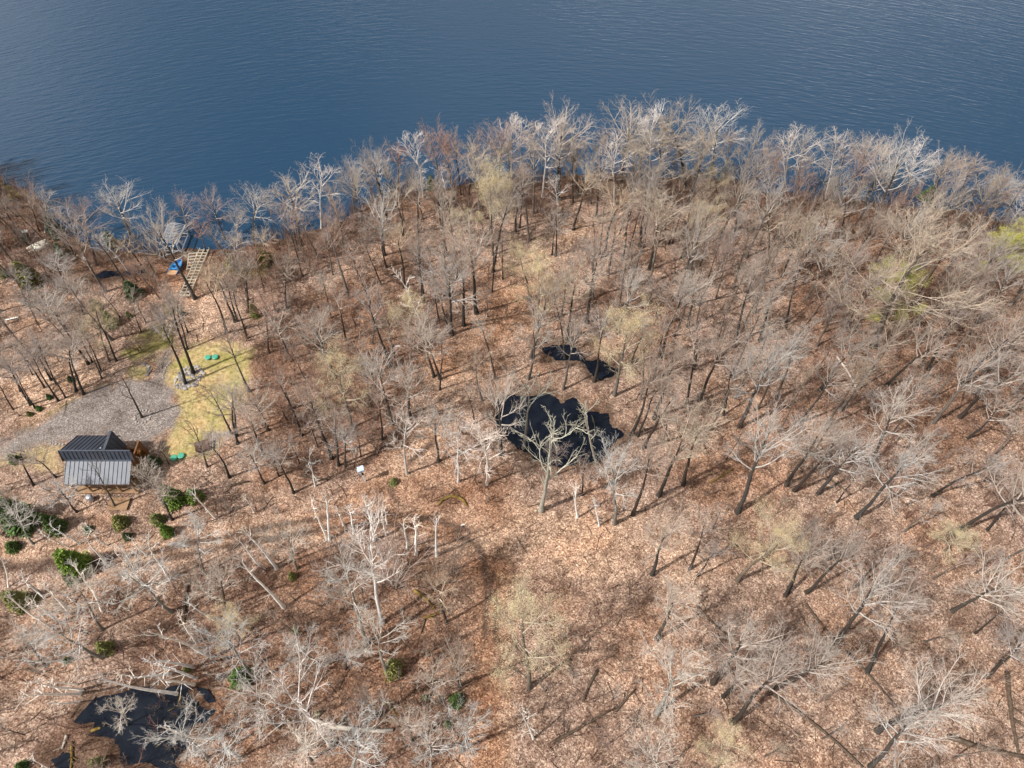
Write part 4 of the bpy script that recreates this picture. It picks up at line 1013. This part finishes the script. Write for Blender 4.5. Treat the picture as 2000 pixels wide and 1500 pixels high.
# walls
yw0, yw1 = yS+1.7, yN-.35; xw0, xw1 = x0+.35, x1-.35
wl_ = MB()
for (c, d) in ((((xw0+xw1)/2, yw0, zg+1.3),(xw1-xw0, .16, 3.0)), (((xw0+xc0)/2, yw1, zg+1.3),(xc0-xw0, .16, 3.0)), ((xw0+.08, (yw0+yw1)/2, zg+1.3),(.16, yw1-yw0-.17, 3.0)), ((xw1-.08, (yw0+yw1)/2, zg+1.3),(.16, yw1-yw0-.17, 3.0)), (((gx+xw1)/2-.1, yG-.9, zg+1.25),(wr*1.6, .16, 2.9))):
    wl_.box(Lc(c), d)
wall = wl_.build('wall', M['siding'], cab)
bd = MB(); k = int((xw1-xw0)/.2)
for i in range(14): bd.box(Lc(((xw0+xw1)/2, yw0-.095, zg+.1+i*.2)), (xw1-xw0, .03, .17))
b_ = bd.build('siding_board', M['siding'], wall); b_['kind'] = 'stuff'
for xx in (x0+1.6, x0+5.6):
    w = MB(); w.box(Lc((xx, yw0-.13, zg+1.6)), (1.1, .06, 1.2)); wo_ = w.build('window', M['white'], cab)
    g_ = MB(); g_.box(Lc((xx, yw0-.165, zg+1.6)), (.94, .02, 1.04)); g_.build('pane', M['glass'], wo_)
dr = MB(); dr.box(Lc((x0+3.7, yw0-.13, zg+1.15)), (.95, .06, 2.05)); do = dr.build('door', M['brownboard'], cab)
hd = MB(); hd.box(Lc((x0+4.05, yw0-.19, zg+1.1)), (.05, .06, .14)); hd.build('handle', M['galv'], do)
for i in range(5):
    xx = x0+.25+(x1-x0-.5)*i/4; ps = MB(); ps.box(Lc((xx, yS+.25, zg+1.3)), (.15, .15, 2.5)); ps.build('porch_post', M['deckwood'], cab)
vp = MB(); vp.tube([Lc((at(195,893,zg+4.1).x, yB+.9, zg+3.6)), Lc((at(195,893,zg+4.1).x, yB+.9, zg+4.55))], .09, 8); vp.build('vent_pipe', M['galv'], cab)
# deck under the porch, boards one by one, and the tan landing
dk = MB(); 
for i in range(16):
    yy = yS+.06+i*.105*1.05; mbk = MB(); mbk.box(Lc(((x0+x1)/2, yS+.1+i*.105, zg+.32)), (x1-x0-.1, .092, .05)); mbk.build('deck_board', M['deckwood'], cab)
tag(cab, 'small cabin with dark grey standing seam metal roof at the left', 'cabin')
la = at(216, 972, zg+.3); lb = at(247, 996, zg+.3)
ld = empty('landing', ((la.x+lb.x)/2, (la.y+lb.y)/2, zg)); wx, wy = lb.x-la.x, la.y-lb.y
nb_ = 9
for i in range(nb_):
    mb = MB(); mb.box((0, -wy/2+(i+.5)*wy/nb_, .3), (wx, wy/nb_-.02, .05)); mb.build('deck_board', M['deckwood'], ld)
for sx in (-1, 1):
    for sy in (-1, 1):
        mb = MB(); mb.box((sx*(wx/2-.1), sy*(wy/2-.1), .08), (.1, .1, .38)); mb.build('leg', M['brownboard'], ld)
tag(ld, 'tan wooden landing on the ground in front of the cabin porch', 'deck')
tk = at(177, 957, zg+.8); mb = MB(); mb.tube([(0,0,-.45),(0,0,-.4),(0,0,.3),(0,0,.38)], [.28,.32,.32,.2], 14)
bar = mb.build('barrel', M['galv'], None, True); bar.location = (tk.x, yS-.55, zg+.45); tag(bar, 'pale grey barrel under the front eave of the cabin', 'barrel')

# ------------------------------------------------------------------ dock frame, boat lift, boats
def gp(px, py, dz=0.0):
    p = at(px, py); z = gz(p.x, p.y)+dz; p = at(px, py, z); return p
a0 = gp(360, 580, .35); a1 = gp(400, 486, .5)
dock = empty('dock', ((a0.x+a1.x)/2, (a0.y+a1.y)/2, (a0.z+a1.z)/2-.2), 0)
dv = (a1-a0); Ld = dv.length; dock.rotation_euler = (0, -math.asin(dv.z/Ld), math.atan2(dv.y, dv.x))
W = 1.25
for s in (-1, 0, 1):
    mb = MB(); mb.box((0, s*W/2, .28), (Ld, .09, .16)); mb.build('rail', M['alu'], dock)
ncr = 16
for i in range(ncr):
    mb = MB(); mb.box((-Ld/2+Ld*(i+.3)/ncr, 0, .30), (.09, W-.1, .12)); mb.build('crossbar', M['alu'], dock)
for i in range(4):
    for s in (-1, 1):
        mb = MB(); mb.box((-Ld/2+.4+(Ld-.8)*i/3, s*(W/2+.1), .3), (.07, .07, .9)); mb.build('leg', M['galv'], dock)
tag(dock, 'long pale ladder like dock frame lying up the bank', 'dock')
# short loose dock section beside it
b0 = gp(376, 512, .2); ds = empty('short_dock', b0, math.atan2(dv.y, dv.x)+.15)
for s in (-1, 1):
    mb = MB(); mb.box((0, s*.5, .2), (3.2, .08, .14)); mb.build('rail', M['alu'], ds)
for i in range(6):
    mb = MB(); mb.box((-1.4+i*.56, 0, .22), (.1, .92, .1)); mb.build('crossbar', M['alu'], ds)
tag(ds, 'short weathered dock section just left of the long dock frame', 'dock')
# boat lift
l0 = gp(338, 496); l1 = gp(358, 464); lc = (l0+l1)/2
lift = empty('boat_lift', (lc.x, lc.y, -.9), math.atan2(l1.y-l0.y, l1.x-l0.x))
LL, LW, LH = 3.9, 2.3, 1.7
for sx in (-1, 1):
    for sy in (-1, 1):
        mb = MB(); mb.box((sx*LL*.42, sy*LW/2, LH/2), (.1, .1, LH)); mb.build('post', M['galv'], lift)
for sy in (-1, 1):
    mb = MB(); mb.box((0, sy*LW/2, LH+.04), (LL, .12, .1)); mb.build('top_rail', M['galv'], lift)
    mb = MB(); mb.box((0, sy*LW/2, .3), (LL*.9, .12, .14)); mb.build('base_rail', M['galv'], lift)
mb = MB(); mb.box((0, 0, LH+.42), (LL, .09, .09)); mb.build('ridge_rail', M['galv'], lift)
for i in range(14):
    x = -LL/2+.12+(LL-.24)*i/13; mb = MB(); pts = [(x, -LW/2, LH+.09), (x, -LW*.3, LH+.30), (x, 0, LH+.40), (x, LW*.3, LH+.30), (x, LW/2, LH+.09)]
    mb.tube(pts, .045, 5); mb.build('hoop', M['galv'], lift)
for sx in (-1, 1):
    mb = MB(); mb.box((sx*LL*.42, 0, .36), (.14, LW-.12, .12)); mb.build('cross_beam', M['galv'], lift)
tag(lift, 'silver boat lift with hooped canopy frame at the water edge', 'boat lift')
l2 = gp(331, 493); cr = empty('boat_cradle', l2, .5)
for s in (-1, 1):
    mb = MB(); mb.box((0, s*.75, .35), (2.6, .1, .1)); mb.build('rail', M['galv'], cr)
for i in range(4):
    mb = MB(); mb.box((-1.2+i*.8, 0, .35), (.09, 1.4, .09)); mb.build('crossbar', M['galv'], cr)
for sx in (-1,1):
    for sy in (-1,1):
        mb = MB(); mb.box((sx*1.2, sy*.75, .15), (.08,.08,.5)); mb.build('leg', M['galv'], cr)
tag(cr, 'small white metal cradle frame left of the boat lift', 'frame')
# blue boat: lofted hull
def hull(L, W, H, n=12, pointed=(True, False)):
    mb = MB(); V = []; m = 7
    for i in range(n+1):
        f = i/n; x = -L/2+L*f
        w = W/2*((math.sin(min(1, f/.45)*math.pi/2) if pointed[0] else min(1, .7+f)) if f < .45 else (1-.0*f if not pointed[1] else math.cos((f-.45)/.55*math.pi/2)**.7))
        w = max(w, .03); keel = H*(.25*max(0, 1-f/.35)**2)
        row = []
        for j in range(m):
            a = math.pi*j/(m-1); row.append((x, -w*math.cos(a), keel+(H-keel)*(1-math.sin(a)**.6)))
        V.append(row)
    b = len(mb.v)
    for r in V: mb.v += r
    for i in range(n):
        for j in range(m-1): mb.f.append((b+i*m+j, b+(i+1)*m+j, b+(i+1)*m+j+1, b+i*m+j+1))
    mb.f.append(tuple(b+n*m+j for j in range(m)))
    return mb
bc = gp(346, 524); boat = empty('rowing_boat', bc, math.radians(265))
boat.rotation_euler = (0, 0, math.radians(82)+math.pi)
h = hull(3.0, 1.25, .5); o = h.build('hull', M['blue'], boat, True); sd = o.modifiers.new('wall', 'SOLIDIFY'); sd.thickness = .05
mb = MB(); mb.box((-.35, 0, .3), (.28, 1.05, .06)); mb.build('seat', M['blue'], boat)
mb = MB(); mb.box((1.15, 0, .38), (.75, 1.15, .12)); mb.build('stern_deck', M['tan'], boat)
mb = MB(); mb.box((1.53, 0, .28), (.06, 1.2, .45)); mb.build('transom', M['tan'], boat)
mb = MB(); mb.box((.4, 0, .3), (.28, 1.1, .06)); mb.build('seat', M['blue'], boat)
tag(boat, 'blue boat with tan stern pulled up below the boat lift', 'boat')
# white twin hulled pedal boat at the left
pc = gp(75, 484); pb = empty('pedal_boat', pc, math.radians(38))
for s in (-1, 1):
    h = hull(2.6, .62, .42, pointed=(True, True)); V = [(x, y, .45-z) for x, y, z in h.v]; h.v = V
    h.f = [tuple(reversed(f)) for f in h.f]
    o = h.build('float', M['offwhite'], pb, True); o.location = (0, s*.42, .05)
mb = MB(); mb.box((.35, 0, .36), (1.5, .75, .12)); mb.build('deck', M['offwhite'], pb)
tag(pb, 'overturned off white pedal boat with two floats on the left bank', 'boat')
cc = gp(46, 458); wc = empty('stacked_chairs', cc, .4)
for i in range(3):
    mb = MB(); x = (i-1)*.5
    mb.box((x, 0, .42), (.42, .48, .05)); mb.build('seat', M['white'], wc)
    mb = MB(); mb.bar((x-.15,-.24,.42), (x-.15,-.45,1.0), .09, .04); mb.bar((x,-.24,.42), (x,-.45,1.0), .09, .04); mb.bar((x+.15,-.24,.42), (x+.15,-.45,1.0), .09, .04); mb.build('backrest', M['white'], wc)
    mb = MB()
    for sx in (-1,1):
        for sy in (-1,1): mb.box((x+sx*.17, sy*.2, .2), (.05,.05,.42))
    mb.build('legs', M['white'], wc)
tag(wc, 'white slatted garden seat among dark evergreens on the left bank', 'seat')
pk = gp(24, 622, .12); pl_ = MB(); pl_.box((0,0,0), (1.5,.16,.1)); o = pl_.build('plank', M['white']); o.location = pk; o.rotation_euler = (0,0,.35)
tag(o, 'white plank lying in the leaves near the left edge', 'plank')

# ------------------------------------------------------------------ yard things
for (px, py, lab) in ((407, 700, 'left one of the two bright green round lids on the yellow lawn'), (421, 699, 'right one of the two bright green round lids on the yellow lawn'), (341, 896, 'left one of the two faded green lids behind the cabin trees'), (355, 892, 'right one of the two faded green lids behind the cabin trees')):
    p = gp(px, py); e = empty('septic_lid', p)
    mb = MB(); mb.tube([(0,0,-.15),(0,0,.22)], [.31,.31], 20); mb.build('riser', M['lid'], e, False)
    mb = MB(); mb.tube([(0,0,.225),(0,0,.265),(0,0,.30)], [.36,.36,.28], 20); mb.build('lid', M['lid'], e, False)
    tag(e, lab, 'lid', 'green lids of the septic tank')
STONES = []
for k in range(5):
    bm = bmesh.new(); bmesh.ops.create_icosphere(bm, subdivisions=1, radius=1.0); rs_ = random.Random(k)
    for v in bm.verts: v.co *= rs_.uniform(.75, 1.15); v.co.z *= .68
    me = bpy.data.meshes.new('stone'); bm.to_mesh(me); bm.free(); me.materials.append(M['rock'] if k < 3 else M['rockdark']); STONES.append(me)
def stones(root, pts, r0, r1, dark=.0):
    for (x, y) in pts:
        o = link('stone', STONES[rng.randrange(3, 5) if rng.random() < dark else rng.randrange(3)], root)
        r = rng.uniform(r0, r1); o.scale = (r*rng.uniform(.8,1.3), r, r*.9); o.rotation_euler = (0, 0, rng.uniform(0, 6.28))
        o.location = (x-root.location.x, y-root.location.y, gz(x, y)-root.location.z+r*.3)
c = gp(369, 738); bed = empty('stone_bed', c)
a = gp(345, 757); b = gp(390, 720); ax = Vector((b.x-a.x, b.y-a.y, 0)); Lh = ax.length/2; ax.normalize(); sdv = Vector((-ax.y, ax.x, 0)); Wh = 1.35
ring = []
for k in range(44):
    t = 2*math.pi*k/44; j = rng.uniform(.86,1.12); p = c+ax*math.cos(t)*Lh*j+sdv*math.sin(t)*Wh*j; ring.append((p.x, p.y))
stones(bed, ring, .12, .27, .2)
inn = []
for k in range(110):
    t = rng.uniform(0, 6.28); r = math.sqrt(rng.random())*.9; p = c+ax*math.cos(t)*Lh*r+sdv*math.sin(t)*Wh*r; inn.append((p.x, p.y))
stones(bed, inn, .10, .22, .62)
tag(bed, 'oval bed of grey and white stones round two tree feet on the lawn', 'stone bed')
def edging(pxs, lab, r0=.13, r1=.24, gap=.34, dark=.3):
    P = [gp(*q) for q in pxs]; pts = []
    for u, v in zip(P[:-1], P[1:]):
        n = max(1, int((v-u).length/gap))
        for i in range(n): w = u+(v-u)*(i/n); pts.append((w.x+rng.uniform(-.08,.08), w.y+rng.uniform(-.08,.08)))
    e = empty('stone_edging', P[len(P)//2]); stones(e, pts, r0, r1, dark); tag(e, lab, 'stone edging', 'stone edgings of the yard')
edging([(283,712),(291,717),(291,725),(287,733),(280,739)], 'dark and white stone edging left of the small gravel path', .16, .30, .3, .45)
edging([(333,706),(326,714),(321,726),(318,741)], 'thin pale stone edging right of the small gravel path', .09, .15, .26, 0)
t0 = gp(279, 814); e = empty('stone_ring', t0)
stones(e, [(t0.x+math.cos(k/14*6.28)*.85, t0.y+math.sin(k/14*6.28)*.85) for k in range(14)], .12, .2, .1); tag(e, 'ring of pale stones round the single tree in the gravel yard', 'stone ring')
edging([(100,866),(116,868),(128,869)], 'row of pale stones at the rear left corner of the cabin', .1, .18, .3, .2)
# low dark lid box on the small gravel patch
p = gp(398, 876); e = empty('well_cover', p, .35)
mb = MB(); mb.box((0,0,.25), (1.2,.85,.6)); mb.build('box', M['brownboard'], e)
mb = MB(); mb.quadbox([(-.72,-.55,.5),(.72,-.55,.5),(.72,.55,.72),(-.72,.55,.72),(-.72,-.55,.57),(.72,-.55,.57),(.72,.55,.79),(-.72,.55,.79)]); mb.build('lid', M['brownboard'], e)
tag(e, 'low dark brown wooden box with sloping lid by the grey patch', 'box')
# white post with pale blue boxes
p = gp(713, 940); q0 = p; e = empty('post', p, .25)
mb = MB(); mb.box((0,0,1.15), (.20,.17,2.5)); mb.build('pole', M['white'], e)
for (dx, dz, w, hh, mt) in ((-.17, 2.5, .26, .5, 'paleblue'), (.17, 2.62, .26, .44, 'white')):
    mb = MB(); mb.box((dx, 0, dz), (w, .42, hh)); bx = mb.build('box', M[mt], e)
    m2 = MB(); m2.quadbox([(dx-w*.62,-.27,dz+hh/2-.02),(dx+w*.62,-.27,dz+hh/2-.02),(dx+w*.62,.27,dz+hh/2+.06),(dx-w*.62,.27,dz+hh/2+.06),(dx-w*.62,-.27,dz+hh/2+.03),(dx+w*.62,-.27,dz+hh/2+.03),(dx+w*.62,.27,dz+hh/2+.11),(dx-w*.62,.27,dz+hh/2+.11)]); m2.build('lid', M['paleblue'], bx)
mb = MB(); mb.box((.05,-.14,1.9), (.2,.1,.36)); mb.build('panel', M['black'], e)
tag(e, 'white post topped with pale blue boxes beside the footpath', 'post')
for (px, py, L_, rz, lab) in ((778, 676, .7, .1, 'left bit of white litter on the leaves in the middle woods'), (790, 676, .45, -.2, 'right smaller bit of white litter on the leaves in the middle woods'), (905, 1025, .5, .3, 'white scrap lying at the bend of the track')):
    p = gp(px, py, .05); mb = MB(); mb.tube([(-L_/2,0,0),(-L_*.2,.03,.02),(L_*.25,-.02,.01),(L_/2,.02,0)], [.05,.08,.07,.04], 6)
    o = mb.build('litter', M['white'], None, True); o.location = p; o.rotation_euler = (0,0,rz); tag(o, lab, 'litter')
write_labels()
bpy.context.view_layer.update()
print('objects', len(bpy.data.objects))
